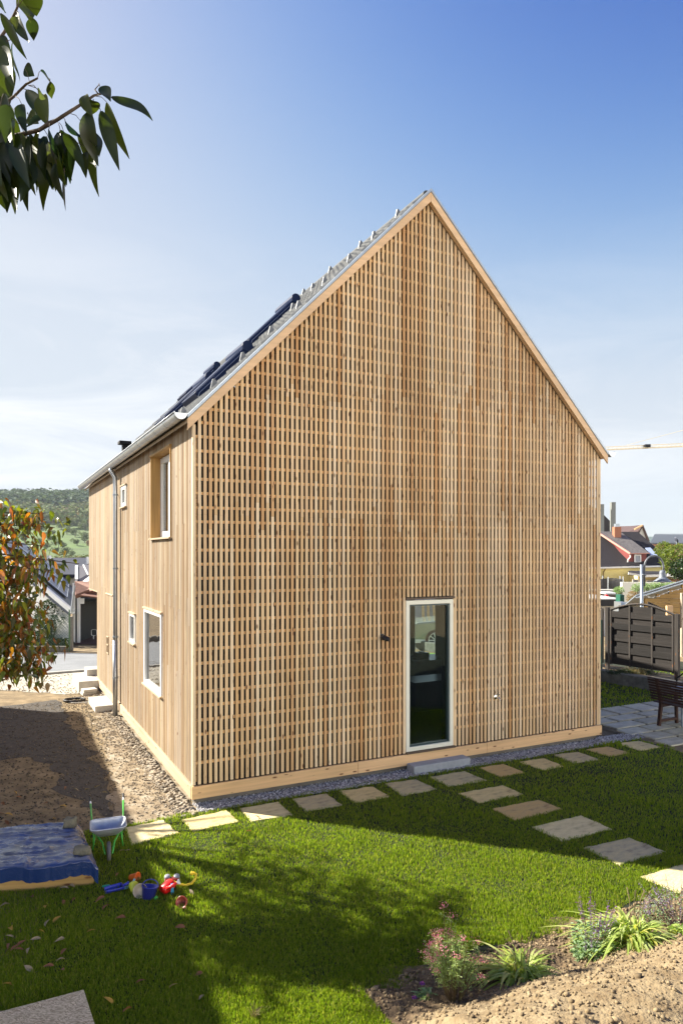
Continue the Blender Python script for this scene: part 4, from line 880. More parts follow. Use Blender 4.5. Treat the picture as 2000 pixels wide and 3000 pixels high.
toy('watering_can', 'bright red toy watering can lying tipped over in the pile', 474, 2628, b, PL['red'], (R(68), R(20), R(125)), .05, [('handle', hp, PL['red']), ('spout', sp1, PL['red']), ('rose', rs, M['white'])])
b = MB(); b.box(-.06, .06, -.035, .035, .03, .07); b.box(-.06, -.02, -.035, .035, .07, .10)
pr = []
for x in (-.04, .04):
    w_ = MB(); w_.lathe([(0, -.045), (.024, -.045), (.026, -.035), (.026, .035), (.024, .045), (0, .045)], 14, Matrix.Translation((x, 0, .03)) @ Matrix.Rotation(R(90), 4, 'X')); pr.append(('wheel', w_, PL['grey']))
toy('toy_truck', 'dark red toy truck lying on its side behind the red watering can', 505, 2588, b, PL['darkred'], (R(105), 0, R(8)), .05, pr, bev=.004, sm=False)
b = MB(); b.tube([(-.09, .01, .035), (-.05, 0, .05), (-.01, 0, .03), (.04, -.01, .02), (.09, .0, .03), (.12, .03, .05), (.13, .05, .085), (.10, .05, .10)], .012, 8); b.box(-.11, -.05, -.02, .02, .02, .06); b.tube([(.10, .05, .10), (.085, .05, .085)], [.02, .012], 8)
toy('toy_digger_arm', 'bright yellow toy digger arm stretched over the lawn', 530, 2606, b, PL['yellow'], (0, 0, R(12)), .012)
b = MB(); b.box(-.012, .012, -.012, .012, 0, .11)
toy('toy_post', 'light blue toy stick wedged behind the red watering can', 505, 2625, b, PL['sky'], (R(20), 0, R(10)), .01, bev=.003, sm=False)
toy('plant_pot', 'small brick red pot lying with its open mouth to the viewer', 541, 2656, cup(.030, .043, .07), PL['brick'], (R(68), 0, R(-12)), .04)
b = MB(); b.lathe([(0, -.017)]+[(.018*math.cos(a), .018*math.sin(a)) for a in [-1.3+k*.26 for k in range(11)]]+[(0, .018)], 14)
toy('ball', 'tiny lime green ball in the grass under the red watering can', 457, 2640, b, PL['green'], (0, 0, 0), .022)
b = MB(); b.tube([(-.03, 0, .01), (.03, 0, .012)], [.008, .011], 8)
toy('toy_figure', 'tiny teal toy piece at the tip of the blue scoop', 310, 2607, b, PL['teal'], (0, 0, .2), .02)

# ------------------------------------------------------------------ fallen leaves
def oneleaf(name, cols, seed):
    V, Fc = leafset('x', [(-.045, 0, .008)], [(1, 0, .25)], [(0, 0.2, 1)], .09, .038, None, seg=8, droop=.35, fold=.55, build=False)
    return fast(name, V, Fc, leafmat(name+'_mat', cols, rough=.6, trans=.2), None, True)
PR = [oneleaf('fallen_leaf', [(.42, .24, .05), (.50, .30, .05)], 1), oneleaf('fallen_leaf', [(.24, .11, .045), (.20, .08, .04)], 2), oneleaf('fallen_leaf', [(.36, .29, .19), (.30, .22, .14)], 3)]
KN = ['yellow', 'russet brown', 'pale dry']; used = [0, 0, 0]
FL = [(315, 935, 2), (375, 912, 0), (75, 975, 0), (275, 995, 0), (600, 990, 0), (230, 1045, 2), (60, 1095, 1), (95, 1100, 1), (130, 1115, 1), (185, 1120, 2), (140, 1072, 1), (420, 1125, 1), (390, 1050, 2), (395, 1185, 2), (315, 1225, 1), (185, 1240, 2), (405, 1250, 1), (50, 1350, 0), (300, 830, 0), (485, 783, 1),
      (205, 765, 1), (420, 795, 1), (475, 690, 2), (415, 710, 2), (700, 830, 1), (655, 783, 1), (790, 903, 1), (1180, 965, 1), (1255, 730, 2), (1208, 845, 1), (1140, 1355, 2), (1325, 1430, 2), (705, 1455, 0), (840, 1515, 1), (845, 455, 2), (808, 458, 2), (925, 1325, 1), (60, 1030, 2), (30, 820, 2), (770, 617, 1),
      (1300, 1280, 1), (510, 570, 2), (1690, 235, 1), (1630, 330, 1)]
YD = [(410, 150, 0), (355, 230, 0), (180, 270, 0), (45, 255, 1), (25, 310, 0), (300, 130, 1), (120, 90, 1), (200, 275, 2), (60, 205, 0), (10, 200, 1), (330, 70, 2), (500, 40, 2), (575, 38, 2), (100, 60, 0), (20, 130, 1), (430, 30, 1), (690, 60, 2), (640, 20, 2)]
def put_leaf(x, y, k, where, grp, z=.035):
    global used
    p = onground(x/2.24, 2300+y/2.24) if True else None
    o = PR[k] if used[k] == 0 else PR[k].copy()
    if used[k]: COL.objects.link(o)
    used[k] += 1; o.location = (p.x, p.y, z); o.rotation_euler = (random.uniform(-.5, .5), random.uniform(-.6, .3), random.uniform(0, 6.28)); s = random.uniform(.75, 1.15); o.scale = (s, s*random.uniform(.6, 1.1), s)
    tag(o, '%s fallen leaf lying %s' % (KN[k], where), 'leaf', grp)
for x, y, k in FL:
    wh_ = 'on the shaded lawn below the tarpaulin' if x < 480 and y > 600 else 'on the lawn around the toys' if y < 900 and x > 400 and y > 520 else 'on the lawn beside the wheelbarrow' if y < 520 and x < 1000 else 'on the lawn in front of the stepping stones' if y < 520 else 'on the middle of the lawn below the toys'
    put_leaf(x, y, k, wh_, 'fallen leaves on the lawn')
for x, y, k in YD: put_leaf(x, y, k, 'on the brown yard behind the sandpit' if y > 100 else 'on the dark gravel yard', 'fallen leaves on the yard', .012)

# ------------------------------------------------------------------ flower bed
def bedh(s, d):
    t = max(0, min(1, (d+.02+.05*math.sin(s*2.3))/1.35)); h = .50*t*t*(3-2*t)+.10*max(0, min(1, d*2.5))
    P = Vector((s, d, 0)); h += .035*noise.noise(P*3)+.020*noise.noise(P*9)+.010*noise.noise(P*24)+.006*noise.noise(P*55)
    e = max(0, min(1, (d+.50)/.15))*max(0, min(1, (s+.19)/.2)); return max(.0175, .018+h*(.3+.7*e)+.014*e)
def bedp(u, v):
    s = -.20+u*5.8; d = -.50+v*v*4.2+.02; 
    if v == 0: d = -.50
    d += (.07*math.sin(s*4+1)+.04*math.sin(s*11))*-1*max(0, 1-v*4)
    w = BL0+BD*s+BN*d; return (w[0], w[1], bedh(s, d) if v > 0 else .0135)
_b = MB().grid(bedp, 330, 130); _o = obj('flower_bed', _b, [M['soil'], mat('dark_bed_soil', (.17, .115, .06), (.075, .05, .028), rough=1, scale=9, bump=1, bscale=40)], smooth=True)
for p in _o.data.polygons:
    c = p.center; s_, d_ = bed_d(c.x, c.y); p.material_index = 1 if d_+.10*noise.noise(c*6)+.05*noise.noise(c*19) < .09 else 0
tag(_o, kind='structure')
n = 9000
s = rng.uniform(-.17, 5, n); d = -.42+rng.uniform(0, 1, n)**1.6*3.2
P = np.array([[*(BL0+BD*a+BN*c), bedh(a, c)+.002] for a, c in zip(s, d)])
tag(stones('soil_clods', P, np.minimum(rng.gamma(2, .0042, n)+.006, .05), M['clod'], .8), kind='stuff')
def bz(x, y): s, d = bed_d(x, y); return bedh(s, d) if d > -.45 else .012
def lily(name, label, px, py, n, r, hgt, Wd=.016):
    p = onground(px, py, .05); z = bz(p.x, p.y)-.01; root = thing(name, label, 'plant', (p.x, p.y, z))
    a = rng.uniform(0, 6.28, n); e = rng.uniform(.35, 1.45, n); D = np.c_[np.cos(a)*np.cos(e), np.sin(a)*np.cos(e), np.sin(e)]
    B = np.c_[rng.normal(0, .035, n), rng.normal(0, .035, n), np.zeros(n)]; L_ = r*rng.uniform(.75, 1.35, n)
    leafset('leaves', B, D, np.c_[-D[:, 0]*.3, -D[:, 1]*.3, np.ones(n)], L_, Wd*rng.uniform(.7, 1.3, n), LM['lily'], root, seg=9, droop=np.sin(e)*rng.uniform(.65, 1.0, n)+.12, fold=.35, peak=.55)
    b = MB()
    for k in range(4): x = random.uniform(-.05, .05); b.tube([(x, 0, 0), (x*2, random.uniform(-.03, .03), hgt*.8), (x*3, random.uniform(-.05, .05), hgt)], [.004, .003, .006], 5)
    obj('flower_stalk', b, LM['straw'], root); return root
lily('daylily', 'small daylily clump with arching pale green leaves beside the pink aster', 1525, 2868, 170, .50, .36, .020)
lily('daylily', 'large daylily clump with arching yellow green leaves between salvia and catmint', 1850, 2775, 270, .57, .44, .024)
# pink aster bush
p = onground(1330, 2935, .02); ax = thing('aster', 'bushy aster with feathery leaves and pink flower heads in front of the lawn', 'plant', (p.x, p.y, bz(p.x, p.y)-.01))
b = MB(); HB, HD, FB = [], [], []
for i in range(46):
    a = random.uniform(0, 6.28); r = random.uniform(.05, .25); h = .40*math.sqrt(max(.05, 1-(r/.31)**2))*random.uniform(.75, 1.08)
    top = Vector((math.cos(a)*r, math.sin(a)*r, h*1.12)); 
    if i == 0: top = Vector((-.06, .12, .60))
    if i == 1: top = Vector((.0, .13, .52))
    base = Vector((math.cos(a)*.04, math.sin(a)*.04, 0)); mid = base.lerp(top, .5)+Vector((0, 0, .05)); b.tube([base, mid, top], [.0035, .003, .002], 4)
    for k in range(26):
        t = random.uniform(.3, 1); c = base.lerp(mid, t*2) if t < .5 else mid.lerp(top, t*2-1); HB.append(c); HD.append((random.gauss(0, 1), random.gauss(0, 1), random.uniform(-.2, .9)))
    if (a > 1.7 and a < 4.2 and r > .1) or i < 2 or random.random() < .38:
        for k in range(38): FB.append(top+Vector((random.gauss(0, .021), random.gauss(0, .021), random.gauss(.012, .008))))
HB, HD = np.array(HB), np.array(HD); n = len(HB)
# feathery leaves: many narrow leaflets along each leaf
HD /= np.linalg.norm(HD, axis=1, keepdims=True); q = np.concatenate([HB+HD*t for t in (0, .014, .028, .042)]); dd = np.concatenate([HD+rdir(n)*.9 for _ in range(4)])
leafset('leaves', q, dd, rdir(4*n), .026, .0055, LM['feather'], ax, seg=2, droop=.2)
obj('stem', b, mat('red_stem', (.14, .08, .04), (.10, .10, .03)), ax); FB = np.array(FB)
leafset('flower_heads', FB, rdir(len(FB), 0, 1), rdir(len(FB)), .011, .007, LM['pink'], ax, seg=2)
def spiky(name, label, px, py, nst, h, r, lm, fl, zs=(.45, 1.0), nb=500, lw=.012, ll=.035):
    p = onground(px, py, .02); root = thing(name, label, 'plant', (p.x, p.y, bz(p.x, p.y)-.01)); b = MB(); FB = []
    for i in range(nst):
        a = random.uniform(0, 6.28); q = random.uniform(.3, 1)*r; top = Vector((math.cos(a)*q, math.sin(a)*q, h*random.uniform(.7, 1.05))); base = Vector((math.cos(a)*.04, math.sin(a)*.04, 0))
        b.tube([base, base.lerp(top, .5)+Vector((0, 0, .02)), top], [.003, .0025, .0015], 4)
        for k in range(34):
            t = random.uniform(*zs); c = base.lerp(top, t); FB.append(c+Vector((random.gauss(0, .006), random.gauss(0, .006), 0)))
    obj('stem', b, mat('stem_purple', (.12, .06, .08), (.10, .10, .05)), root); FB = np.array(FB)
    leafset('flower_spikes', FB, rdir(len(FB), -.2, .6), rdir(len(FB)), .012, .006, fl, root, seg=2)
    P = foliage((0, 0, h*.22), r*.95, nb, squash=.75); P = P[P[:, 2] > 0]
    leafset('leaves', P, rdir(len(P), -.3, .8), rdir(len(P), .2, 1), ll, lw, lm, root, seg=3, droop=.3); return root
spiky('salvia', 'purple flowering salvia with upright violet spikes behind the large daylily', 1738, 2790, 15, .46, .19, LM['sage'], LM['violet'], nb=900, zs=(.5, 1.0))
spiky('salvia', 'low grey green sage clump at the foot of the violet spikes', 1722, 2815, 8, .20, .12, LM['sage'], LM['lilac'], nb=500, lw=.018, ll=.05)
spiky('catmint', 'lilac catmint bush beyond the large daylily at the edge of the bed', 1985, 2722, 34, .34, .34, LM['sage'], LM['lilac'], nb=2200, zs=(.55, 1.0), lw=.007, ll=.02)
spiky('catmint', 'small dark seed heads of catmint standing in front of the last stepping stone', 1905, 2700, 10, .24, .16, LM['sage'], LM['lilac'], nb=500, lw=.007, ll=.02)
p = onground(1232, 2930); vi = thing('bellflower', 'small plant with two violet blue flowers beside the aster', 'plant', (p.x, p.y, bz(p.x, p.y)-.01))
n = 60; a = rng.uniform(0, 6.28, n); D = np.c_[np.cos(a), np.sin(a), rng.uniform(.3, 1.2, n)]; leafset('leaves', rng.normal(0, .02, (n, 3))*[1, 1, .1]+[.04, 0, .01], D, rdir(n, .5, 1), .09, .018, LM['sage'], vi, seg=5, droop=.5)
for c in ((.01, -.0, .10), (-.055, -.08, .05)):
    n = 9; a = np.arange(n)*.7; leafset('flower', np.tile(c, (n, 1)), np.c_[np.cos(a), np.sin(a)*.6-.5, np.full(n, .35)], rdir(n, .5, 1), .024, .018, LM['violet'], vi, seg=3)
p = onground(1995, 2770, .02); n = 60; a = rng.uniform(0, 6.28, n); o = thing('hosta', 'small clump of yellow green rounded leaves at the edge of the soil mound', 'plant', (p.x, p.y, bz(p.x, p.y)))
leafset('leaves', rng.normal(0, .03, (n, 3))*[1, 1, .2], np.c_[np.cos(a), np.sin(a), rng.uniform(.5, 1.6, n)], rdir(n, .5, 1), .12, .045, LM['lily'], o, seg=5, droop=.5)
p = onground(745, 2990); n = 40; a = rng.uniform(0, 6.28, n); o = thing('grass_tuft', 'tuft of long dry grass blades at the lower edge of the lawn', 'plant', (p.x, p.y, .01))
leafset('blades', rng.normal(0, .012, (n, 3))*[1, 1, 0], np.c_[np.cos(a)*.5+.2, np.sin(a)*.5, rng.uniform(.8, 1.6, n)], rdir(n, .2, 1), rng.uniform(.09, .16, n), .005, LM['straw'], o, seg=5, droop=.4)

# ------------------------------------------------------------------ patio, bench, table
b = MB(); random.seed(11)
y = -1.9; row = 0
while y < 1.5:
    h = random.choice((.40, .60, .40)); x = 7.72+(.1 if row % 2 else 0)+(.25 if y < -.9 else 0)
    while x < 12.2:
        w = random.choice((.6, .8, .4, .6)); j = .034
        P = [(x+j, y+j), (x+w-j, y+j+random.uniform(-.008, .008)), (x+w-j+random.uniform(-.01, .01), y+h-j), (x+j, y+h-j)]
        b.prism([tuple(loc(px, py, .012)) for px, py in P], (0, 0, .028)); x += w
    y += h; row += 1
tag(obj('patio', b, M['patio'], bev=.004), kind='structure')
sheet('patio_bed', [(7.62, -1.95), (12.3, -1.95), (12.3, 1.62), (7.66, 1.62)], .016, M['earth'], jag=.05)
bw = wood('bench_wood', [(.055, .022, .013), (.07, .03, .018), (.045, .02, .012)], axis=1, knots=0)
BP = Vector((5.83, 12.84, .04)); be = thing('garden_bench', 'dark brown slatted garden bench with its back to the lawn on the patio', 'bench', BP, HA)
for y in (0, -1.35):
    b = MB(); b.beam((0, y, 0), (.06, y, .42), .05, .06, (0, 1, 0)); b.beam((.06, y, .42), (-.06, y, .86), .05, .055, (0, 1, 0)); obj('leg', b, bw, be, bev=.004)
    b = MB(); b.beam((.48, y, 0), (.46, y, .56), .05, .05, (0, 1, 0)); obj('leg', b, bw, be, bev=.004)
    b = MB(); b.beam((.03, y, .36), (.46, y, .38), .045, .06, (0, 1, 0)); b.beam((.02, y, .09), (.47, y, .09), .04, .05, (0, 1, 0)); obj('side_rail', b, bw, be)
    b = MB(); b.box(.0, .50, y-.03, y+.03, .56, .585); obj('armrest', b, bw, be, bev=.004)
b = MB()
for i in range(7): b.box(.02+i*.066, .075+i*.066, -1.5, .14, .415, .435)
obj('seat', b, bw, be, bev=.003)
b = MB()
for i in range(8):
    z = .47+i*.05; x = .055-(z-.42)*.27; b.box(x-.045, x-.03, -1.52, .17, z, z+.034)
b.box(-.10, -.05, -1.54, .18, .865, .885)
obj('backrest', b, bw, be, bev=.003)
tp = thing('garden_table', 'grey topped garden table behind the brown bench', 'table', (6.03, 12.8, .04), HA)
b = MB(); b.box(.03, 1.0, -1.75, .02, .66, .72); obj('table_top', b, mat('grey_cloth', (.42, .47, .54), (.36, .40, .47), rough=.7), tp, bev=.006)
for x in (.15, .88):
    for y in (-.12, -1.6): b = MB(); b.tube([(x, y, 0), (x, y, .66)], .022, 8); obj('leg', b, M['zinc_dull'], tp)
cp_ = at(1992, 1998, 13.6); chh = thing('garden_chair', 'dark metal chair with a curved back beyond the table', 'chair', (cp_.x+.28, cp_.y+.1, .04), HA)
b = MB(); b.tube([(-.22, -.2, 0), (-.22, -.2, .42), (-.24, -.15, .72), (-.2, 0, .86), (-.24, .15, .72), (-.22, .2, .42), (-.22, .2, 0)], .016, 8); obj('back_frame', b, M['membrane'], chh, smooth=True)
b = MB(); b.box(-.22, .22, -.22, .22, .42, .45); obj('seat', b, M['membrane'], chh, bev=.01)
for y in (-.2, .2): b = MB(); b.tube([(.2, y, 0), (.2, y, .42)], .014, 6); obj('leg', b, M['membrane'], chh)

# ------------------------------------------------------------------ fence with arched panels on a low wall
FD = Vector((.55, -.835, 0)).normalized(); FA = math.atan2(FD.y, FD.x); FP = Vector((6.8, 17.8, 0))
b = MB(); b.box(-9, 9, -.52, -.24, 0, .30)
o = obj('garden_wall', b, mat('mossy_concrete', (.19, .18, .16), (.10, .10, .085), rough=1, scale=5, bump=.5), bev=.02); o.location = FP; o.rotation_euler = (0, 0, FA); tag(o, 'low mossy concrete wall under the arched wooden fence', 'wall')
b = MB(); b.box(-9, 9, -.24, .6, 0, .26); o = obj('raised_soil', b, M['earth']); o.location = FP; o.rotation_euler = (0, 0, FA); tag(o, kind='structure')
fw = wood('grey_weathered_wood', [(0.026, 0.023, 0.021), (0.040, 0.034, 0.031), (0.020, 0.018, 0.017)], axis=0, rough=.9, grain=.45, knots=0)
fwv = wood('grey_weathered_post', [(0.054, 0.047, 0.041), (0.066, 0.057, 0.051)], axis=2, rough=.9, grain=.4)
def panel(x0, label, parent_loc=0):
    r_ = thing('wooden_fence', label, 'fence', FP+FD*x0, FA, 'arched wooden fence panels'); Wp = 1.70
    arch = lambda x: 1.78+.19*math.sin(math.pi*x/Wp)
    b = MB(); z = .42; k = 0
    while z < 1.92:
        x0_, x1_ = .0, Wp
        if z+.10 > 1.80: f = math.asin(min(1, (z+.10-1.78)/.19))/math.pi; x0_, x1_ = Wp*f, Wp*(1-f)
        if x1_-x0_ > .2: yy = .016 if k % 2 else -.016; b.box(x0_+.01, x1_-.01, yy-.006, yy+.006, z, z+.152)
        z += .148; k += 1
    obj('slats', b, fw, r_)
    b = MB(); b.tube([(Wp*i/16, 0, arch(Wp*i/16)) for i in range(17)], .028, 4); obj('arched_top_rail', b, fwv, r_)
    b = MB()
    for x in (.02, .55, 1.15, 1.68): b.box(x-.02, x+.02, -.03, .03, .40, arch(x)-.02)
    obj('uprights', b, fwv, r_); return r_
panel(.06, 'whole arched grey wooden fence panel beyond the patio'); panel(-1.86, 'arched grey fence panel half hidden by the house corner'); 
for i, x in enumerate((-.0, 1.87)):
    b = MB(); b.box(-.045, .045, -.045, .045, .26, 1.84 if i == 0 else 1.80); o = obj('fence_post', b, fwv, bev=.004); o.location = FP+FD*(x-.03); o.rotation_euler = (0, 0, FA); tag(o, ['grey fence post between the two arched panels beside the green stake', 'grey fence post at the right end of the whole arched panel'][i], 'fence post', 'grey fence posts')
b = MB(); b.box(-.02, .02, -.02, .02, 0, 1.52); o = obj('green_stake', b, plain('dark_green_paint', (.01, .05, .035), .5)); o.location = FP+FD*(-.09)+Vector((-.15, -.12, .0)); tag(o, 'dark green metal stake in front of the fence post', 'stake')
def tuft(label, c, n, L_, lm, name='dry_grass', sp_=.05):
    o = thing(name, label, 'plant', c); a = rng.uniform(0, 6.28, n); leafset('blades', rng.normal(0, sp_, (n, 3))*[1, 1, .05], np.c_[np.cos(a)*.6, np.sin(a)*.6, rng.uniform(.7, 1.8, n)], rdir(n, .2, 1), L_*rng.uniform(.5, 1.1, n), .008, lm, o, seg=5, droop=.7); return o
for px, L_ in ((1800, .3), (1835, .35), (1868, .55), (1895, .35)):
    w = at(px, 1972, 17.1); tuft({1800: 'short dark weeds at the foot of the fence post', 1835: 'low dark weeds below the arched fence panel', 1868: 'tall tuft of dry ornamental grass hanging over the low wall', 1895: 'small dry grass tuft beyond the tall one on the low wall'}[px], (w.x, w.y, .26), 260, L_, LM['straw'] if px == 1868 else LM['laurel'], sp_=.12)

# ------------------------------------------------------------------ street lamp and log cabin
lp = at(1879, 1700, 20); L0 = thing('street_lamp', 'grey street lamp with an arched arm and a bell shaped shade', 'street lamp', (lp.x, lp.y, -.3))
def ll(px, py): q = at(px, py, 20); return Vector((q.x-lp.x, 0, q.z+.3))
b = MB(); b.tube([(0, 0, 0), ll(1879, 1654)], .044, 12); obj('pole', b, M['zinc_dull'], L0, smooth=True)
b = MB(); b.tube([ll(1887, 1718), ll(1887, 1662)]+[ll(1915-28*math.cos(a), 1662-34*math.sin(a)) for a in [math.pi*k/12 for k in range(1, 12)]]+[ll(1943, 1662), ll(1943, 1675)], .026, 10); b.beam(ll(1878, 1684), ll(1888, 1684), .05, .2, (0, 1, 0)); arm = obj('arched_arm', b, plain('grey_lamp_paint', (.13, .145, .17), .4), L0, smooth=True)
c_ = ll(1940, 1705); s_ = 20/F
b = MB(); b.lathe([(.0, 35*s_), (7*s_, 33*s_), (9*s_, 26*s_), (9*s_, 15*s_), (13*s_, 11*s_), (26*s_, 1*s_), (26*s_, 0), (22*s_, 1*s_), (0, 10*s_)], 24, Matrix.Translation(c_)); obj('lamp_shade', b, plain('grey_shade_paint', (.16, .18, .215), .45), L0, smooth=True)
b = MB(); b.lathe([(0, -4*s_), (6*s_, -2*s_), (8*s_, 2*s_), (0, 3*s_)], 16, Matrix.Translation(c_)); obj('lamp_glass', b, M['white'], L0, smooth=True)
cz = 22.0; cb = thing('garden_cabin', 'log cabin with a grey roof edge behind the arched fence', 'cabin', (at(1900, 1750, cz).x, cz, 0))
def cl(px, py, Z=cz): q = at(px, py, Z); return Vector((q.x-cb.location.x, Z-cz, q.z))
logw = wood('log_wall', [(.40, .24, .08), (.46, .29, .10)], axis=0, grain=.3, gs=.4)
b = MB(); wx0 = cl(1898, 1700).x
for i in range(16): z = -.1+i*.145; b.box(max(wx0, (z-1.65)/.36+wx0 if z > 1.65 else wx0), wx0+4.5, .25, .33, z, z+.138)
obj('log_wall', b, logw, cb, bev=.01)
for i in range(13): pass
b = MB(); z0_, z1_ = cl(1863, 1751, cz), cl(2060, 1689, cz)
b.beam(z0_, z1_, .03, .15, (0, 1, 0)); d_ = (z1_-z0_)
b.prism([z0_+Vector((0, .02, .05)), z1_+Vector((0, .02, .05)), z1_+Vector((0, .02, .09)), z0_+Vector((0, .02, .09))], (0, 1.8, -.75)); obj('roof', b, M['zinc_dull'], cb)
b = MB(); b.box(cl(1982, 0).x, cl(1991, 0).x, -.3, -.22, -.1, cl(1985, 1736).z); o = obj('roof_post', b, wood('post_wood', [(.48, .40, .30), (.52, .44, .34)]), cb)
b = MB(); pts = [cl(px, py, cz-.1) for px, py in ((1893, 1746), (1905, 1750), (1925, 1748), (1945, 1738), (1960, 1733), (1975, 1730), (2000, 1722), (2030, 1712))]; b.tube(pts, .006, 4)
for p0_ in [(1900, 1749), (1912, 1750), (1930, 1746), (1943, 1739), (1957, 1733), (1968, 1731), (1985, 1727)]: q = cl(*p0_, cz-.1); b.box(q.x-.015, q.x+.015, q.y-.02, q.y+.02, q.z-.025, q.z+.01)
obj('light_string', b, M['white'], cb)
pal = [(1899+i*5.6, 1763+i*2.6) for i in range(9)]
for i, (px, py) in enumerate(pal):
    q = at(px, py, 19.5); b = MB(); b.tube([(0, 0, -.2), (0, 0, q.z)], .028, 8); o = obj('palisade_post', b, fwv); o.location = (q.x, 19.5, 0); tag(o, ORD[i]+' short palisade post from the lamp in the stepped row before the log cabin', 'post', 'stepped palisade before the cabin')
q = at(1960, 1775, 19.0); b = MB(); b.box(-.08, .08, -.05, .05, 0, q.z); o = obj('pale_post', b, M['board']); o.location = (q.x-.0, 19, 0); tag(o, 'thick pale timber post at the lower end of the palisade', 'post')

# ------------------------------------------------------------------ gardens behind the fence
def bx(name, label, cat, px0, px1, py0, py1, Z, depth, m, z0=None, group=None, bev=0):
    a = at(px0, py1, Z); c = at(px1, py0, Z); b = MB(); b.box(0, c.x-a.x, 0, depth, 0, c.z-(a.z if z0 is None else z0)); o = obj(name, b, m, bev=bev); o.location = (a.x, Z, a.z if z0 is None else z0); return tag(o, label, cat, group)
bk = mat('black_cladding', (.03, .03, .033), (.022, .022, .024), rough=.6)
g_ = bx('carport', 'flat black roofed carport with a white edge beside the house corner', 'carport', 1700, 1815, 1757, 1776, 27, 4, bk); 
b = MB(); a = at(1700, 0, 26.97); c = at(1812, 0, 26.97); b.box(0, c.x-a.x, 0, 4.0, 0, .05); o = obj('white_roof_edge', b, M['white'], g_); o.location = (0, -.02, g_.dimensions.z if g_.dimensions.z else .25)
b = MB(); a0_ = at(1700, 1776, 27); b.box(0, at(1818, 0, 27).x-a0_.x, .3, .5, -a0_.z-.2, 0); obj('white_wall', b, M['white'], g_)
bx('planter_box', 'small grey box beside the carport behind the fence', 'planter', 1818, 1836, 1765, 1775, 24, .6, M['zinc'], z0=0)
bx('water_butt', 'dark green water butt beside the dry shrub', 'water butt', 1816, 1828, 1743, 1766, 25, .4, plain('green_butt', (.01, .10, .06), .4), z0=0)
def shrub(name, label, px, py, Z, r, n, lm, lf=.06, lw=.03, squash=1.0, z0=None, cat='bush', hollow=.55):
    q = at(px, py, Z); o = thing(name, label, cat, (q.x, q.y, 0)); P = foliage((0, 0, q.z), r, n, squash=squash, hollow=hollow)
    leafset('crown', P, rdir(len(P), -.5, 1), rdir(len(P), .1, 1), lf, lw, lm, o, seg=2, droop=.2)
    b = MB()
    for k in range(5): a = k*1.3; b.tube([(0, 0, 0), (math.cos(a)*r*.3, math.sin(a)*r*.3, q.z*.6), (math.cos(a)*r*.6, math.sin(a)*r*.6, q.z+r*.3*squash)], [.03, .02, .008], 5)
    obj('stem', b, M['bark'], o); return o
shrub('dry_shrub', 'brown dry upright shrub between the water butt and the lamp pole', 1853, 1752, 24, .21, 1500, leafmat('dry_leaf', [(.28, .18, .08), (.20, .12, .05), (.36, .25, .13)], rough=.8), .05, .015, 1.15)
q = at(1776, 1748, 30); b = MB(); b.lathe([(0, -.10), (.08, -.05), (.1, 0), (.08, .06), (0, .1)], 12); o = obj('red_ball', b, PL['red'], smooth=True); o.location = q; tag(o, 'red ball on the terrace behind the carport', 'ball')
bx('terrace_table', 'dark terrace table carrying the red ball', 'table', 1762, 1800, 1753, 1757, 29.6, 1.2, M['darkwood'], z0=0)
bx('sun_roof', 'pale tilted board above the terrace table', 'board', 1773, 1803, 1736, 1741, 32, .8, M['white'])
bx('terrace_wall', 'dark terrace wall with a pale coping behind the carport', 'wall', 1700, 1823, 1733, 1753, 34, .5, M['darkwood'], z0=0)
bx('wall_coping', 'pale coping strip along the dark terrace wall', 'coping', 1700, 1805, 1728, 1733, 34, .6, M['concrete'])
shrub('garden_shrub', 'pale green rosemary-like bush beside the trampoline', 1812, 1729, 33, .22, 700, LM['rosemary'], .12, .02, .7)
tz = 44; q = at(1772, 1712, tz); tm = thing('trampoline', 'trampoline with a black safety net in front of the yellow house', 'trampoline', (q.x, tz, .0))
b = MB(); zt, zb_ = at(0, 1700, tz).z, at(0, 1724, tz).z; rr = 1.05
b.add([(math.cos(a)*rr, math.sin(a)*rr, z+(.12*abs(math.sin(2*a)) if z == zt else 0)) for z in (zb_, zt) for a in [2*math.pi*k/24 for k in range(24)]], [(k, (k+1) % 24, 24+(k+1) % 24, 24+k) for k in range(24)]); b.box(-rr, rr, -rr, rr, zb_-.08, zb_)
net, N, K, b0 = new('black_net'); b0.inputs['Base Color'].default_value = (.03, .03, .035, 1); b0.inputs['Alpha'].default_value = .86
obj('net', b, net, tm)
for k in range(6): a = k*1.05+.3; b = MB(); b.tube([(math.cos(a)*(rr+.04), math.sin(a)*(rr+.04), -.1), (math.cos(a)*(rr+.06), math.sin(a)*(rr+.06), zt+.25)], .035, 6); obj('pole', b, M['zinc'], tm)
bx('garden_boundary_wall', 'long cream garden wall in front of the yellow house', 'wall', 1822, 2060, 1706, 1728, 42, .3, M['cream'], z0=0)
for i in range(9):
    shrub('hedge_plant', ORD[i]+' pale green plant from the trampoline in the short hedge before the cream garden wall', 1862+i*13, 1724-(i % 3)*2-(i > 3)*3, 38, .24, 420, LM['rosemary'], .12, .025, 1.0).__setitem__('group', 'plants of the pale hedge')
shrub('leafy_bush', 'big yellow green leafy bush beside the yellow house', 1985, 1640, 56, 1.35, 3200, LM['bush'], .22, .12, .95)
shrub('leafy_bush', 'smaller yellow green bush in front of the brick wall', 1945, 1612, 58, .72, 1300, LM['bush'], .2, .11, .95)
shrub('dark_bush', 'dark green bush below the big yellow green one', 1995, 1668, 54, .9, 1600, LM['laurel'], .2, .12, .9)

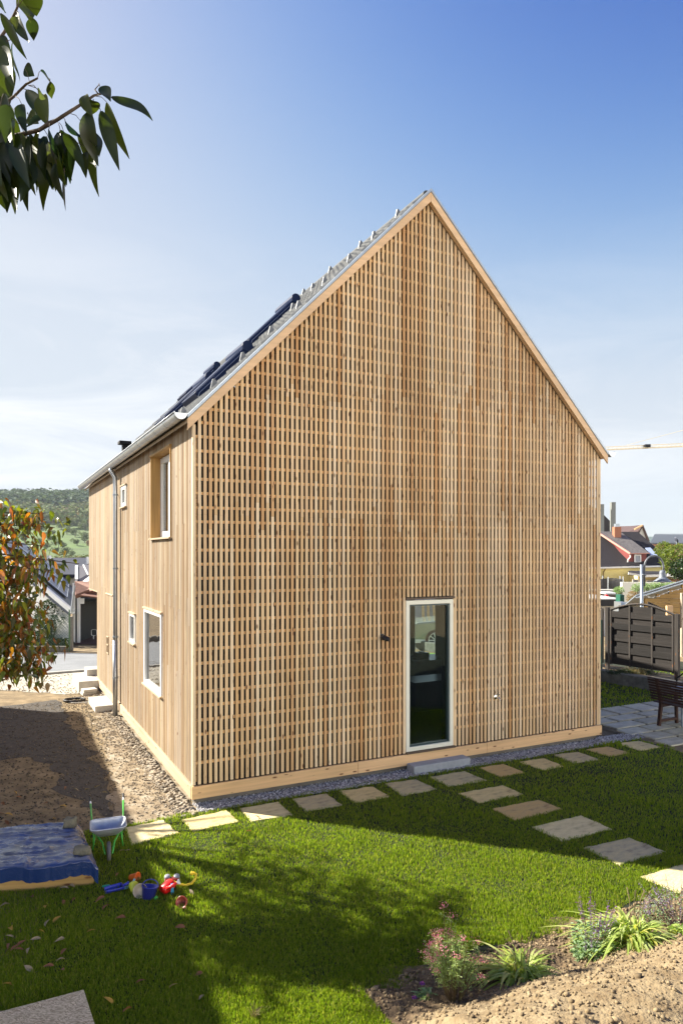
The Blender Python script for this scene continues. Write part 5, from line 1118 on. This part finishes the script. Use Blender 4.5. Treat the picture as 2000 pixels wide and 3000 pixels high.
# yellow house
yh = thing('yellow_house', 'yellow rendered house with a dark tiled roof and a red dormer', 'house', (24, 65, 0))
def yp(px, py, Z=65): q = at(px, py, Z); return Vector((q.x-24, q.y-65, q.z))
def quad(mb, pts, th=.12): mb.prism(pts, Vector((0, 0, -th)))
dt = mat('old_dark_tiles', (.024, .020, .022), (.014, .012, .014), rough=.75, scale=4, stretch=(3, 1, 1), bump=.5, bscale=9)
yel = mat('yellow_render', (.85, .74, .33), (.80, .68, .30), rough=.9, scale=1)
b = MB(); x0, x1 = yp(1690, 0).x, yp(1967, 0).x; b.box(x0, x1, .4, 8, -1, 2.05); obj('wall', b, yel, yh)
b = MB(); e0, e1 = yp(1690, 1664), yp(1981, 1656); r0, r1 = yp(1690, 1558, 69.5), yp(1868, 1558, 69.5)
b.add([e0, e1, r1, r0], [(0, 1, 2, 3)]); b.add([e1, e1+Vector((.1, 8.5, 0)), r1], [(0, 1, 2)]); b.add([e0+Vector((0, .05, -.12)), e1+Vector((0, .05, -.12)), e1, e0], [(0, 1, 2, 3)])
rf = obj('roof', b, dt, yh)
b = MB(); b.beam(e0+Vector((0, -.12, -.05)), e1+Vector((0, -.12, -.05)), .14, .14); obj('gutter', b, M['white'], yh)
b = MB(); c0 = yp(1806, 1560, 68.5); b.box(c0.x-.32, c0.x+.32, c0.y-.3, c0.y+.3, c0.z-.7, c0.z+.55); ck = obj('chimney', b, mat('brick', (.42, .16, .08), (.30, .11, .06), scale=20), rf)
b = MB(); b.box(c0.x-.2, c0.x+.2, c0.y-.2, c0.y+.2, c0.z+.55, c0.z+.85); obj('chimney_cowl', b, M['zinc_dull'], ck)
redp = mat('red_boards', (.20, .025, .022), (.15, .02, .018), rough=.6, stretch=(12, 1, 1), scale=1)
b = MB(); f0, f1, f2, f3 = yp(1843, 1652, 65.6), yp(1893, 1652, 65.6), yp(1893, 1621, 65.6), yp(1843, 1621, 65.6); b.prism([f0, f1, f2, f3], (0, 2.2, 0))
bl = yp(1748, 1557, 69.4); b.prism([f3, f0, yp(1800, 1600, 67.5), bl], (0.02, 0, 0)); dm = obj('dormer', b, redp, yh)
b = MB(); g0_, g1_ = yp(1845, 1622, 65.2), yp(1903, 1621, 65.2); b.add([g0_, g1_, yp(1816, 1557, 69.4), bl], [(0, 1, 2, 3)]); lt = mat('weathered_tiles', (.17, .155, .15), (.06, .055, .055), rough=.7, scale=9, stretch=(.6, 2.5, 2.5), pos=(.42, .58)); obj('dormer_roof', b, lt, dm)
b = MB(); b.beam(g0_+Vector((0, -.03, 0)), bl+Vector((0, -.03, -.05)), .1, .16); b.beam(g0_, g1_, .1, .08); obj('fascia', b, mat('pale_red_fascia', (.55, .28, .22), (.5, .25, .2)), dm)
b = MB(); w0, w1 = yp(1857, 1649, 65.55), yp(1877, 1625, 65.55); frame(b, w0.x, w1.x, w0.z, w1.z, .09, lambda m, a, c, z, w: m.box(a, c, w0.y-.05, w0.y+.02, z, w)); wn = obj('window', b, M['white'], dm)
b = MB(); b.box(w0.x+.08, w1.x-.08, w0.y, w0.y+.03, w0.z+.08, w1.z-.08); obj('pane', b, plain('blue_grey_pane', (.16, .19, .25), .2), wn)
b = MB(); b.tube([yp(1845, 1626, 65.2), yp(1846, 1632, 65.2), yp(1839, 1640, 65.3), yp(1838, 1647, 65.4)], .06, 6); obj('downpipe', b, M['white'], dm)
b = MB(); s0, s1, s2, s3 = yp(1888, 1608, 66.6), yp(1903, 1607, 66.6), yp(1925, 1632, 65.5), yp(1908, 1634, 65.5); b.prism([v+Vector((0, -.12, .1)) for v in (s0, s1, s2, s3)], (0, .05, -.05)); obj('roof_window', b, plain('sky_pane', (.35, .42, .6), .15), rf)
b = MB(); q0, q1 = yp(1840, 1672, 62), yp(2040, 1678, 62); b.prism([q0, yp(2040, 1676, 62), yp(2040, 1694, 60.5), yp(1840, 1681, 60.5)], (0, 0, -.1)); b.box(yp(1845, 0).x, yp(2040, 0).x, -3, 0.4, 1.35, 1.5); lr = obj('lean_to_roof', b, dt, yh)
b = MB(); b.beam(yp(1840, 1680, 60.4), yp(1885, 1688, 60.4), .1, .18); b.beam(yp(1885, 1688, 60.4), yp(1960, 1686, 60.4), .1, .2); b.beam(yp(1955, 1684, 60.2), yp(2040, 1705, 60.2), .1, .2); obj('gutter', b, M['white'], lr)
b = MB(); b.box(yp(1848, 0).x, yp(1958, 0).x, -1.5, .3, -1, 1.2); obj('porch_wall', b, yel, yh); b = MB(); b.box(yp(1958, 0, 61).x, yp(2040, 0, 61).x, -3.6, -1.5, -1, .95); obj('annex_wall', b, mat('orange_boards', (.42, .20, .09), (.35, .16, .07), stretch=(1, 1, 8)), yh)
for a_, c_, y0_, y1_ in ((1852, 1870, 1697, 1710), (1892, 1916, 1699, 1712)):
    b = MB(); w0, w1 = yp(a_, y1_, 63.4), yp(c_, y0_, 63.4); b.box(w0.x, w1.x, w0.y-.03, w0.y+.02, w0.z, w1.z); wn = obj('window', b, M['white'], yh); b = MB(); b.box(w0.x+.09, w1.x-.09, w0.y-.04, w0.y-.035, w0.z+.09, w1.z-.09); obj('pane', b, plain('grey_pane', (.10, .11, .13), .2), wn)
b = MB(); b.tube([yp(1773, 1665, 65), yp(1771, 1670, 65.2), yp(1767, 1676, 65.3), yp(1767, 1705, 65.3)], .05, 6); obj('downpipe', b, mat('brown_pipe', (.2, .14, .05)), yh)
# house behind it with a steep gable
bh = thing('brown_roofed_house', 'house with a brown tiled roof and white gable behind the yellow house', 'house', (28, 78, 0))
def bp_(px, py, Z): q = at(px, py, Z); return Vector((q.x-28, q.y-78, q.z))
b = MB(); b.prism([bp_(1868, 1570, 76), bp_(1902, 1592, 76), bp_(1882, 1545, 76)], (0, .1, 0)); b.box(bp_(1780, 0, 77).x, bp_(1900, 0, 77).x, -1.9, 5, -1, 4.3); obj('wall', b, mat('white_render', (.7, .7, .68)), bh)
b = MB(); b.prism([bp_(1813, 1542, 80), bp_(1880, 1540, 76), bp_(1862, 1572, 74.6), bp_(1800, 1575, 76)], (0, .3, -.2)); b.prism([bp_(1880, 1538, 75.8), bp_(1884, 1538, 75.8), bp_(1903, 1586, 75.8), bp_(1897, 1586, 75.8)], (0, 4, 0)); obj('roof', b, mat('brown_tiles', (.11, .065, .06), (.07, .045, .042), rough=.7, scale=6), bh)
b = MB(); b.beam(bp_(1881, 1539, 75.7), bp_(1858, 1551, 75.3), .12, .15); obj('verge_board', b, M['board'], bh)
bt_ = thing('dark_roofed_house', 'tall dark roofed house beside the two grey chimney towers', 'house', (26, 88, 0))
b = MB(); q = lambda px, py: at(px, py, 88)-Vector((26, 88, 0)); b.prism([q(1690, 1560), q(1815, 1560), q(1792, 1532), q(1768, 1508), q(1730, 1480), q(1690, 1480)], (0, 5, 0)); obj('roof', b, dt, bt_); b = MB(); b.box(q(1690, 0).x, q(1812, 0).x, .3, 5, -1, at(0, 1562, 88).z); obj('wall', b, M['darkwood'], bt_)
cm = mat('grey_tower_concrete', (.20, .21, .20), (.15, .16, .15), rough=.9)
bx('chimney_tower', 'taller grey concrete chimney tower beyond the dark roof', 'chimney', 1791, 1803, 1471, 1545, 84, .55, cm, z0=0); bx('chimney_tower', 'shorter grey concrete chimney tower at the house edge', 'chimney', 1757, 1769, 1477, 1520, 84, .55, cm, z0=0)
# long corrugated roof
cg = thing('barn', 'long building with a grey corrugated roof behind the bushes', 'barn', (45, 92, 0)); q = lambda px, py, Z=92: at(px, py, Z)-Vector((45, 92, 0))
b = MB(); n = 60; A_, B_2, C_, D_2 = q(1903, 1594), q(2080, 1594), q(2080, 1566, 97), q(1917, 1567, 97)
for i in range(n):
    t0_, t1_ = i/n, (i+.55)/n; u = lambda p, q_, t: p.lerp(q_, t); b.prism([u(A_, B_2, t0_), u(A_, B_2, t1_), u(D_2, C_, t1_), u(D_2, C_, t0_)], (0, -.02, .16))
b.add([A_, B_2, C_, D_2], [(0, 1, 2, 3)]); obj('corrugated_roof', b, mat('grey_sheet', (.20, .22, .25), (.16, .18, .2), rough=.5), cg)
b = MB(); b.box(A_.x+.5, B_2.x, .3, 4, -1, A_.z); obj('wall', b, mat('pink_brick', (.55, .28, .18), (.45, .22, .14), scale=4), cg)
sd_ = thing('satellite_dish', 'dark satellite dish standing up against the corrugated roof', 'satellite dish', at(1978, 1600, 86)); b = MB(); b.lathe([(0, .0), (.25, .03), (.42, .10), (.40, .12), (.0, .03)], 18, Matrix.Translation((0, 0, .75)) @ Matrix.Rotation(R(65), 4, 'Y')); obj('dish', b, plain('dark_dish', (.05, .06, .09), .5), sd_, smooth=True); b = MB(); b.tube([(0.1, 0, -.2), (.12, 0, .8)], .04, 6); obj('mast', b, M['zinc_dull'], sd_)
# crane jib
cj = thing('crane', 'yellow and white tower crane jib crossing the sky beyond the house', 'crane', (62, 120, 0)); q = lambda px, py: at(px, py, 120)-Vector((62, 120, 0))
cw = mat('crane_paint', (.68, .60, .42), (.60, .50, .30)); b = MB(); N_j = 34
def jb(t, top=0): p = Vector((1690+t*420, 1318.5-t*19)) if False else (1690+t*420, 1320.5-t*19-(8.5 if top == 1 else 0)); v = q(*p); return v+Vector((0, (0, 0, .9)[top] if top == 2 else (.45 if top == 1 else 0), 0))
for tp_ in (0, 1, 2): b.tube([jb(i/N_j, tp_) for i in range(N_j+1)], .05, 4)
for i in range(N_j): b.tube([jb(i/N_j), jb((i+.5)/N_j, 1), jb((i+1)/N_j)], .022, 4); b.tube([jb(i/N_j, 2), jb((i+.5)/N_j, 1), jb((i+1)/N_j, 2)], .022, 4)
obj('jib', b, cw, cj); b = MB(); b.tube([q(1835, 1304), q(2110, 1231)], .03, 4); obj('pendant_line', b, cw, cj); b = MB(); c_ = q(1897, 1306); b.box(c_.x-.5, c_.x+.4, -.2, .9, c_.z-.25, c_.z+.25); obj('trolley', b, M['membrane'], cj)
b = MB(); c_ = q(2110, 1300); b.box(c_.x-.6, c_.x+.6, -.3, .9, 0, c_.z+5); obj('mast', b, cw, cj)

# ------------------------------------------------------------------ across the road, to the left
z_ = 23.0
q = at(209, 1860, z_); b = MB(); b.box(-.055, .055, -.055, .055, 0, at(0, 1806, z_).z); o = obj('concrete_post', b, mat('old_post', (.30, .27, .22), (.2, .18, .15)), bev=.015); o.location = (q.x, z_, 0); tag(o, 'weathered concrete post beside the white framed carport', 'post')
wf = thing('mesh_fence', 'green wire mesh fence on a low base wall across the road', 'fence', (at(60, 0, 22.8).x, 22.8, 0))
w_ = at(202, 0, 22.8).x-wf.location.x; b = MB(); n = 46; hgt = 1.05; gz = plain('green_wire', (.10, .20, .12), .5)
for i in range(-int(hgt/.09), int((w_+1.5)/.09)):
    for s in (1, -1):
        xa = -1.5+i*.09; p0_ = [xa, .18]; p1_ = [xa+hgt, .18+hgt]
        if s < 0: p0_, p1_ = [xa, .18+hgt], [xa+hgt, .18]
        lo_, hi_ = -1.5, w_
        if p1_[0] < lo_ or p0_[0] > hi_: continue
        def clipx(P, Q, x): t = (x-P[0])/(Q[0]-P[0]); return [x, P[1]+(Q[1]-P[1])*t]
        if p0_[0] < lo_: p0_ = clipx(p0_, p1_, lo_)
        if p1_[0] > hi_: p1_ = clipx(p0_, p1_, hi_)
        b.beam((p0_[0], 0, p0_[1]), (p1_[0], 0, p1_[1]), .006, .007, (0, 1, 0))
obj('wire_mesh', b, gz, wf)
for x in (w_, w_-2.0): b = MB(); b.tube([(x, .03, 0), (x, .03, 1.38)], .022, 8); obj('post', b, plain('green_post', (.07, .16, .06), .5), wf)
b = MB(); b.box(-3.5, w_, -.05, .12, 0, .18); obj('base_wall', b, mat('old_base', (.22, .20, .16), (.13, .12, .1)), wf)
shrub('laurel_bush', 'dark rounded laurel behind the wire mesh fence', 150, 1805, 24.8, .62, 3200, LM['laurel'], .09, .045, .95); shrub('laurel_bush', 'dark laurel hedge low behind the wire mesh fence', 110, 1880, 24.3, .6, 2600, LM['laurel'], .09, .045, .6); shrub('laurel_bush', 'dark bush low behind the fence beside the concrete post', 180, 1890, 24.3, .42, 1600, LM['laurel'], .08, .04, .6)
# carport with tiled roof
gp = thing('tiled_carport', 'open carport with red brown roof tiles and white posts across the road', 'carport', (at(222, 0, 25).x, 25, 0)); ql = lambda px, py, Z=25: at(px, py, Z)-Vector((at(222, 0, 25).x, 25, 0))
rt = mat('red_brown_tiles', (.24, .115, .075), (.15, .07, .05), rough=.8, scale=9, stretch=(1, 3, 3), bump=.5, bscale=14)
b = MB(); b.prism([ql(219, 1704), ql(300, 1740, 24.6), ql(300, 1752, 24.0), ql(222, 1742, 24.2)][::1], (0, .1, -.05)); b.add([ql(222, 1742, 24.2), ql(262, 1726, 24.2), ql(262, 1732, 24.2), ql(224, 1748, 24.2)], [(0, 1, 2, 3)])
b.prism([ql(220, 1744, 24.4), ql(219, 1703, 26), ql(300, 1703, 26), ql(300, 1722, 24.4)], (0, .05, -.12)); obj('roof', b, rt, gp)
b = MB(); b.box(ql(217, 0).x, ql(222, 0).x, -.15, -.05, 0, ql(0, 1708).z); obj('white_verge', b, M['white'], gp)
b = MB(); b.box(ql(227, 0, 24.8).x, ql(234.5, 0, 24.8).x, -.25, -.15, .05, ql(0, 1746, 24.8).z); obj('post', b, M['white'], gp, bev=.01); b = MB(); b.box(ql(234.5, 0, 24.8).x, ql(247, 0, 24.8).x, -.25, -.2, ql(0, 1769, 24.8).z, ql(0, 1753, 24.8).z); obj('corner_board', b, M['white'], gp)
b = MB(); b.box(ql(222, 0).x, ql(320, 0).x, 4, 4.1, 0, 1.9); b.box(ql(218, 0).x, ql(221, 0).x, 0, 4, 0, 1.95); b.box(ql(222, 0).x, ql(320, 0).x, .2, 4.1, ql(0, 1743).z-.25, ql(0, 1743).z-.15); obj('dark_inner_wall', b, M['dark'], gp)
b = MB(); b.box(ql(222, 0).x, ql(320, 0).x, -.4, 4, .014, .03); obj('brick_paving', b, mat('brick_paving', (.13, .07, .055), (.09, .05, .04), scale=30), gp)
cc = thing('stored_chair', 'pale framed chair standing in the dark of the tiled carport', 'chair', ql(274, 1862, 26)+gp.location); cc.location.z = 0.03; b = MB(); zz = at(0, 1862, 26).z; b.tube([(-.08, 0, zz), (-.08, 0, zz+.16), (-.04, 0, zz+.19), (.08, 0, zz+.19), (.12, 0, zz+.16), (.12, 0, zz), (.08, 0, zz-.03), (-.05, 0, zz-.03), (-.08, 0, zz)], .012, 6); b.tube([(0, 0, 0), (0, 0, zz-.03)], .02, 6); obj('frame', b, M['white'], cc)
# house with solar panels
sh = thing('solar_house', 'white house with blue solar panels on its steep roof across the road', 'house', (at(150, 0, 29).x, 29, 0)); qs = lambda px, py, Z: at(px, py, Z)-Vector((at(150, 0, 29).x, 29, 0))
o_ = Vector((at(150, 0, 29).x, 29, 0)); RC = qs(212, 1792, 24.2); RB = qs(213, 1712, 46); RB.z = RC.z; RA = RB+Vector((-4.3, 2, 2.8)); RD = RC+Vector((-4.3, 2, 2.8))
b = MB(); b.prism([RA, RB, RC, RD], (-.1, 0, -.15)); obj('roof', b, mat('slate_roof', (.035, .045, .07), (.025, .03, .05), rough=.5, scale=6), sh); rs_ = [o for o in sh.children][0]
b = MB(); b.beam(RC, RD, .10, .16); obj('white_verge', b, M['white'], sh); b = MB(); b.beam(RC+Vector((.05, -.05, -.02)), RB+Vector((.05, 0, -.02)), .12, .1); b.tube([RC+Vector((0, -.1, 0)), RC+Vector((.05, -.1, .4)), RC+Vector((.12, -.1, .9))], .04, 6); obj('gutter', b, M['zinc'], sh)
pvm = mat('solar_cells', (.02, .045, .13), (.03, .06, .17), rough=.35, scale=2, spec=.25)
nrm = (RB-RA).cross(RD-RA).normalized()
if nrm.z < 0: nrm = -nrm
def on_sr(u, v): return RA.lerp(RB, u).lerp(RD.lerp(RC, u), v)+nrm*.08
for (u0, u1, v0, v1) in ((.06, .46, .05, .48), (.50, .92, .05, .48), (.06, .46, .56, .80), (.50, .92, .56, .86)):
    b = MB(); b.prism([on_sr(u0, v0), on_sr(u1, v0), on_sr(u1, v1), on_sr(u0, v1)], nrm*.03); pn = obj('solar_panel', b, pvm, sh)
    b = MB()
    for t in (0, .25, .5, .75, 1): b.beam(on_sr(u0+(u1-u0)*t, v0)+nrm*.035, on_sr(u0+(u1-u0)*t, v1)+nrm*.035, .025, .012, nrm)
    for t in (0, .5, 1): b.beam(on_sr(u0, v0+(v1-v0)*t)+nrm*.035, on_sr(u1, v0+(v1-v0)*t)+nrm*.035, .025, .012, nrm)
    obj('panel_frame', b, M['zinc'], pn)
b = MB(); b.prism([RC+Vector((-.25, .3, -.1)), RD+Vector((0, .3, -.1)), Vector((RD.x, RD.y+.3, 0)), Vector((RC.x-.25, RC.y+.3, 0))], (-.07, .2, 0)); obj('wall', b, M['white'], sh)
# long dark roofed houses further back
dh = thing('long_dark_roofed_house', 'long house with a dark blue roof behind the solar panel house', 'house', (at(200, 0, 42).x, 42, 0)); qd = lambda px, py, Z: at(px, py, Z)-Vector((at(200, 0, 42).x, 42, 0))
b = MB(); b.prism([qd(130, 1634, 47), qd(300, 1634, 47), qd(300, 1683, 42), qd(130, 1683, 42)], (0, .1, -.2)); obj('roof', b, mat('navy_tiles', (.030, .034, .055), (.022, .025, .04), rough=.6, scale=5), dh)
b = MB(); b.box(qd(-60, 0, 42).x, qd(300, 0, 42).x, .6, 5, 0, at(0, 1684, 42).z); obj('wall', b, mat('cream_render', (.62, .60, .54)), dh); b = MB(); b.box(qd(142, 0, 45).x, qd(147, 0, 45).x, 2.8, 3.2, 2.4, at(0, 1628, 45).z); b.box(qd(255, 0, 45).x, qd(258, 0, 45).x, 2.8, 3.2, 2.4, at(0, 1632, 45).z); obj('chimney', b, M['white'], dh)
d2 = thing('steep_roofed_house', 'house with a steep dark roof and a white corner behind the tiled carport', 'house', (at(240, 0, 34).x, 34, 0)); qd = lambda px, py, Z: at(px, py, Z)-Vector((at(240, 0, 34).x, 34, 0))
b = MB(); b.prism([qd(226, 1660, 38), qd(330, 1640, 38), qd(330, 1730, 34), qd(226, 1700, 34)], (0, .1, -.2)); obj('roof', b, mat('purple_tiles', (.045, .038, .055), (.03, .026, .04), rough=.6, scale=5), d2)
b = MB(); b.beam(qd(224, 1660, 37.9), qd(224, 1700, 34), .14, .14); b.beam(qd(244, 1655, 35.8), qd(258, 1684, 34.2), .06, .05); obj('white_verge', b, M['white'], d2); b = MB(); b.box(qd(226, 0, 34).x, qd(330, 0, 34).x, .3, 4, 0, 1.9); obj('wall', b, M['white'], d2)
b = MB(); b.prism([at(230, 1712, 30), at(262, 1688, 30), at(300, 1688, 30), at(248, 1722, 29)], (0, 0, -.06)); o = obj('awning_sheet', b, M['white']); tag(o, 'white sheet roof tilted above the tiled carport', 'awning')

# pale car and neighbouring wall, seen through the house
car = thing('parked_car', 'beige parked car seen through the tall window of the house', 'car', (3.15, 23.2, 0)); cpnt = mat('champagne_car_paint', (.36, .37, .30), (.34, .35, .28), rough=.25, metal=.4, coat=.6)
side_ = [(-.98, .28), (-1.02, .55), (-.95, .80), (-.6, .92), (.35, 1.02), (.9, 1.48), (2.6, 1.52), (3.3, 1.05), (3.35, .3)]
b = MB(); b.prism([(x, 0, z) for x, z in side_], (0, 1.75, 0)); obj('body', b, cpnt, car, bev=.06)
b = MB(); b.box(-.9, 3.2, -.015, .01, .24, .36); obj('sill', b, M['white'], car); b = MB(); b.prism([(.55, -.01, 1.05), (.98, -.01, 1.42), (2.5, -.01, 1.45), (2.9, -.01, 1.08)], (0, .02, 0)); obj('side_window', b, plain('car_glass', (.03, .04, .04), .05), car)
for x in (-.02, 2.6):
    b = MB(); b.lathe([(.0, .12), (.30, .12), (.34, .09), (.34, -.05), (.0, -.05)], 28, Matrix.Translation((x, .02, .34)) @ Matrix.Rotation(R(90), 4, 'X')); wh = obj('wheel', b, plain('tyre', (.02, .02, .02), .8), car)
    b = MB()
    for k in range(10): a = k*math.pi/5; b.beam((x, -.115, .34), (x+math.cos(a)*.26, -.115, .34+math.sin(a)*.26), .035, .02, (0, 1, 0))
    b.tube([(x+math.cos(a)*.25, -.11, .34+math.sin(a)*.25) for a in [2*math.pi*k/20 for k in range(21)]], .018, 6); obj('rim', b, plain('alloy', (.75, .75, .73), .3, .6), wh)
bx('grey_garage', 'pale grey garage wall with leaning poles, seen through the tall window', 'garage', 1120, 1420, 1700, 1880, 26.5, 3, mat('grey_render', (.45, .46, .5)), z0=0)
for i, (a_, c_) in enumerate(((1238, 1241), (1253, 1256), (1268, 1278), (1288, 1280), (1300, 1306))):
    b = MB(); b.tube([at(a_, 1760, 26.2), Vector((at(c_, 0, 26.0).x, 26.0, 0))], .05, 6); o = obj('timber_pole', b, M['board']); tag(o, 'bare timber pole leaning against the garage wall seen through the window', 'pole', 'poles against the garage')
b = MB(); b.box(1.5, 6, 20.3, 22.4, .013, .02); o = obj('verge_grass', b, mat('verge_green', (.16, .30, .04), (.12, .24, .03))); tag(o, kind='structure')

# ------------------------------------------------------------------ hills, orchard, forest
def hill_z(x, y):
    t = max(0, min(1, (y-260)/340)); z = -2+27*t*t*(1.6-.6*t)+max(0, min(1, (y-590)/330))**.9*48
    z *= 1-.10*max(0, min(1, (x+420)/300)); side = max(0, min(1, (-x-20)/160)); z += 3*noise.noise(Vector((x*.006, y*.006, 0)))*t
    return -3+(z+3)*side
def hg(u, v): x = -1100+u*1150; y = 190+v*1000; return (x, y, hill_z(x, y))
tag(obj('hill', MB().grid(hg, 80, 90), M['meadow'], smooth=True), kind='structure')
def fh(u, v): x = 180+u*1300; y = 1080+v*250; return (x, y, -5+math.sin(v*math.pi)*(36+6*math.sin(u*5+1.2)+3*math.sin(u*13)))
tag(obj('distant_hill', MB().grid(fh, 60, 8), mat('far_hill', (.07, .11, .09), (.09, .13, .10), scale=.01), smooth=True), kind='structure')
def crownmesh(seed, n=1500, rad=3.0, lf=.55):
    global rng
    parts = [foliage((random.gauss(0, rad*.38), random.gauss(0, rad*.38), random.gauss(rad*1.0, rad*.22)), rad*random.uniform(.45, .65), n//6, hollow=.7) for _ in range(6)]
    return np.concatenate(parts)
OP = []
for k in range(4):
    o = thing('orchard_tree', 'x', 'tree', (0, 0, 0)); P = crownmesh(k); leafset('crown', P, rdir(len(P), -.5, 1), rdir(len(P), .1, 1), .55, .4, LM['orchard_red' if k == 3 else 'orchard'], o, seg=2, droop=.2)
    b = MB(); b.tube([(0, 0, -.3), (.1, 0, 1.2), (0, .1, 3)], [.26, .18, .1], 6); obj('trunk', b, M['bark'], o); OP.append(o)
usedo = [0]*4
def hit(px, py):
    y = 200
    while y < 1200:
        p = at(px, py, y)
        if p.z <= hill_z(p.x, y): return Vector((p.x, y, hill_z(p.x, y)))
        y += 2
    return None
OT = [(226, 1598, .85, 0), (220, 1574, .95, 1), (248, 1590, 1.15, 2), (196, 1566, 1.0, 0), (172, 1606, .95, 1), (185, 1608, .7, 2), (157, 1570, .8, 0), (150, 1590, .8, 1), (140, 1580, .8, 2), (258, 1600, .8, 3), (233, 1548, 1.2, 1), (180, 1552, .9, 0), (28, 1548, 1.15, 3), (60, 1550, 1.1, 0), (158, 1533, 1.0, 3), (205, 1548, 1.0, 2), (215, 1538, 1.1, 3), (90, 1552, 1.1, 1), (250, 1555, 1.1, 0), (8, 1560, 1.1, 2), (120, 1560, 1.0, 0), (135, 1612, .8, 2), (110, 1600, .9, 1), (195, 1627, .9, 2), (165, 1625, .8, 1), (178, 1630, .7, 0), (210, 1632, .7, 2), (75, 1590, 1, 0), (40, 1600, 1.0, 1)]
OL = ['round green orchard tree on the sunny meadow slope', 'pale green orchard tree on the sunny meadow slope', 'broad green orchard tree on the sunny meadow slope', 'reddish orchard tree on the meadow slope']
for px, py, s, k in OT:
    h = hit(px, py)
    if not h: continue
    if usedo[k] == 0: o = OP[k]; o.location = h; o.rotation_euler = (0, 0, px); o['label'] = OL[k]
    else: o = dup(OP[k], h, float(px), OL[k])
    usedo[k] += 1; sc_ = s*(h.y/430)*1.0; o.scale = (sc_, sc_, sc_); o['group'] = 'orchard trees on the far meadow'
for k in range(4):
    if not usedo[k]: OP[k].location = (-400, 300, hill_z(-400, 300)); OP[k]['label'] = OL[k]
# forest as one mass of crowns
def forest(name, x0, x1, y0, y1, n, r, cols, lf, trans=.1):
    X = rng.uniform(x0, x1, n); Y = rng.uniform(y0, y1, n); Q = []; D = []
    for x, y in zip(X, Y):
        m_ = 46; d = rdir(m_, -.1, 1); rr = r*random.uniform(.7, 1.3); Q.append(np.array([x, y, hill_z(x, y)+rr*.7])+d*rr*rng.uniform(.8, 1.05, (m_, 1))*[1, 1, 1.15]); D.append(d)
    Q, D = np.concatenate(Q), np.concatenate(D); return tag(leafset(name, Q, rdir(len(Q), -.6, .6), D, lf, lf*.8, leafmat(name+'_leaf', cols, rough=.8, trans=trans, gloss=.1), seg=2, droop=.1), kind='stuff')
forest('forest', -640, -150, 720, 960, 1500, 8, [(.05, .085, .05), (.065, .105, .055), (.085, .12, .06)], 6)
forest('woodland', -500, -130, 612, 740, 620, 6.0, [(.10, .15, .06), (.14, .19, .075), (.18, .20, .08), (.09, .13, .055), (.20, .14, .08)], 3.6)
forest('scrub', -160, -60, 265, 330, 60, 2.2, [(.08, .12, .03), (.13, .15, .05), (.16, .15, .07)], 1.2)

# ------------------------------------------------------------------ air
b = MB(); b.box(-1250, 1550, -62, 1360, -9, 112); hz = obj('haze', b, []) if False else None
me = bpy.data.meshes.new('haze'); me.from_pydata(b.v, [], b.f); hz = bpy.data.objects.new('haze', me); COL.objects.link(hz)
hm = bpy.data.materials.new('haze'); hm.use_nodes = True; N = hm.node_tree.nodes; N.clear(); out = N.new('ShaderNodeOutputMaterial'); pv = N.new('ShaderNodeVolumePrincipled'); pv.inputs['Density'].default_value = .00012; pv.inputs['Color'].default_value = (.80, .88, 1, 1); pv.inputs['Anisotropy'].default_value = 0
hm.node_tree.links.new(pv.outputs[0], out.inputs['Volume']); me.materials.append(hm); tag(hz, kind='stuff')
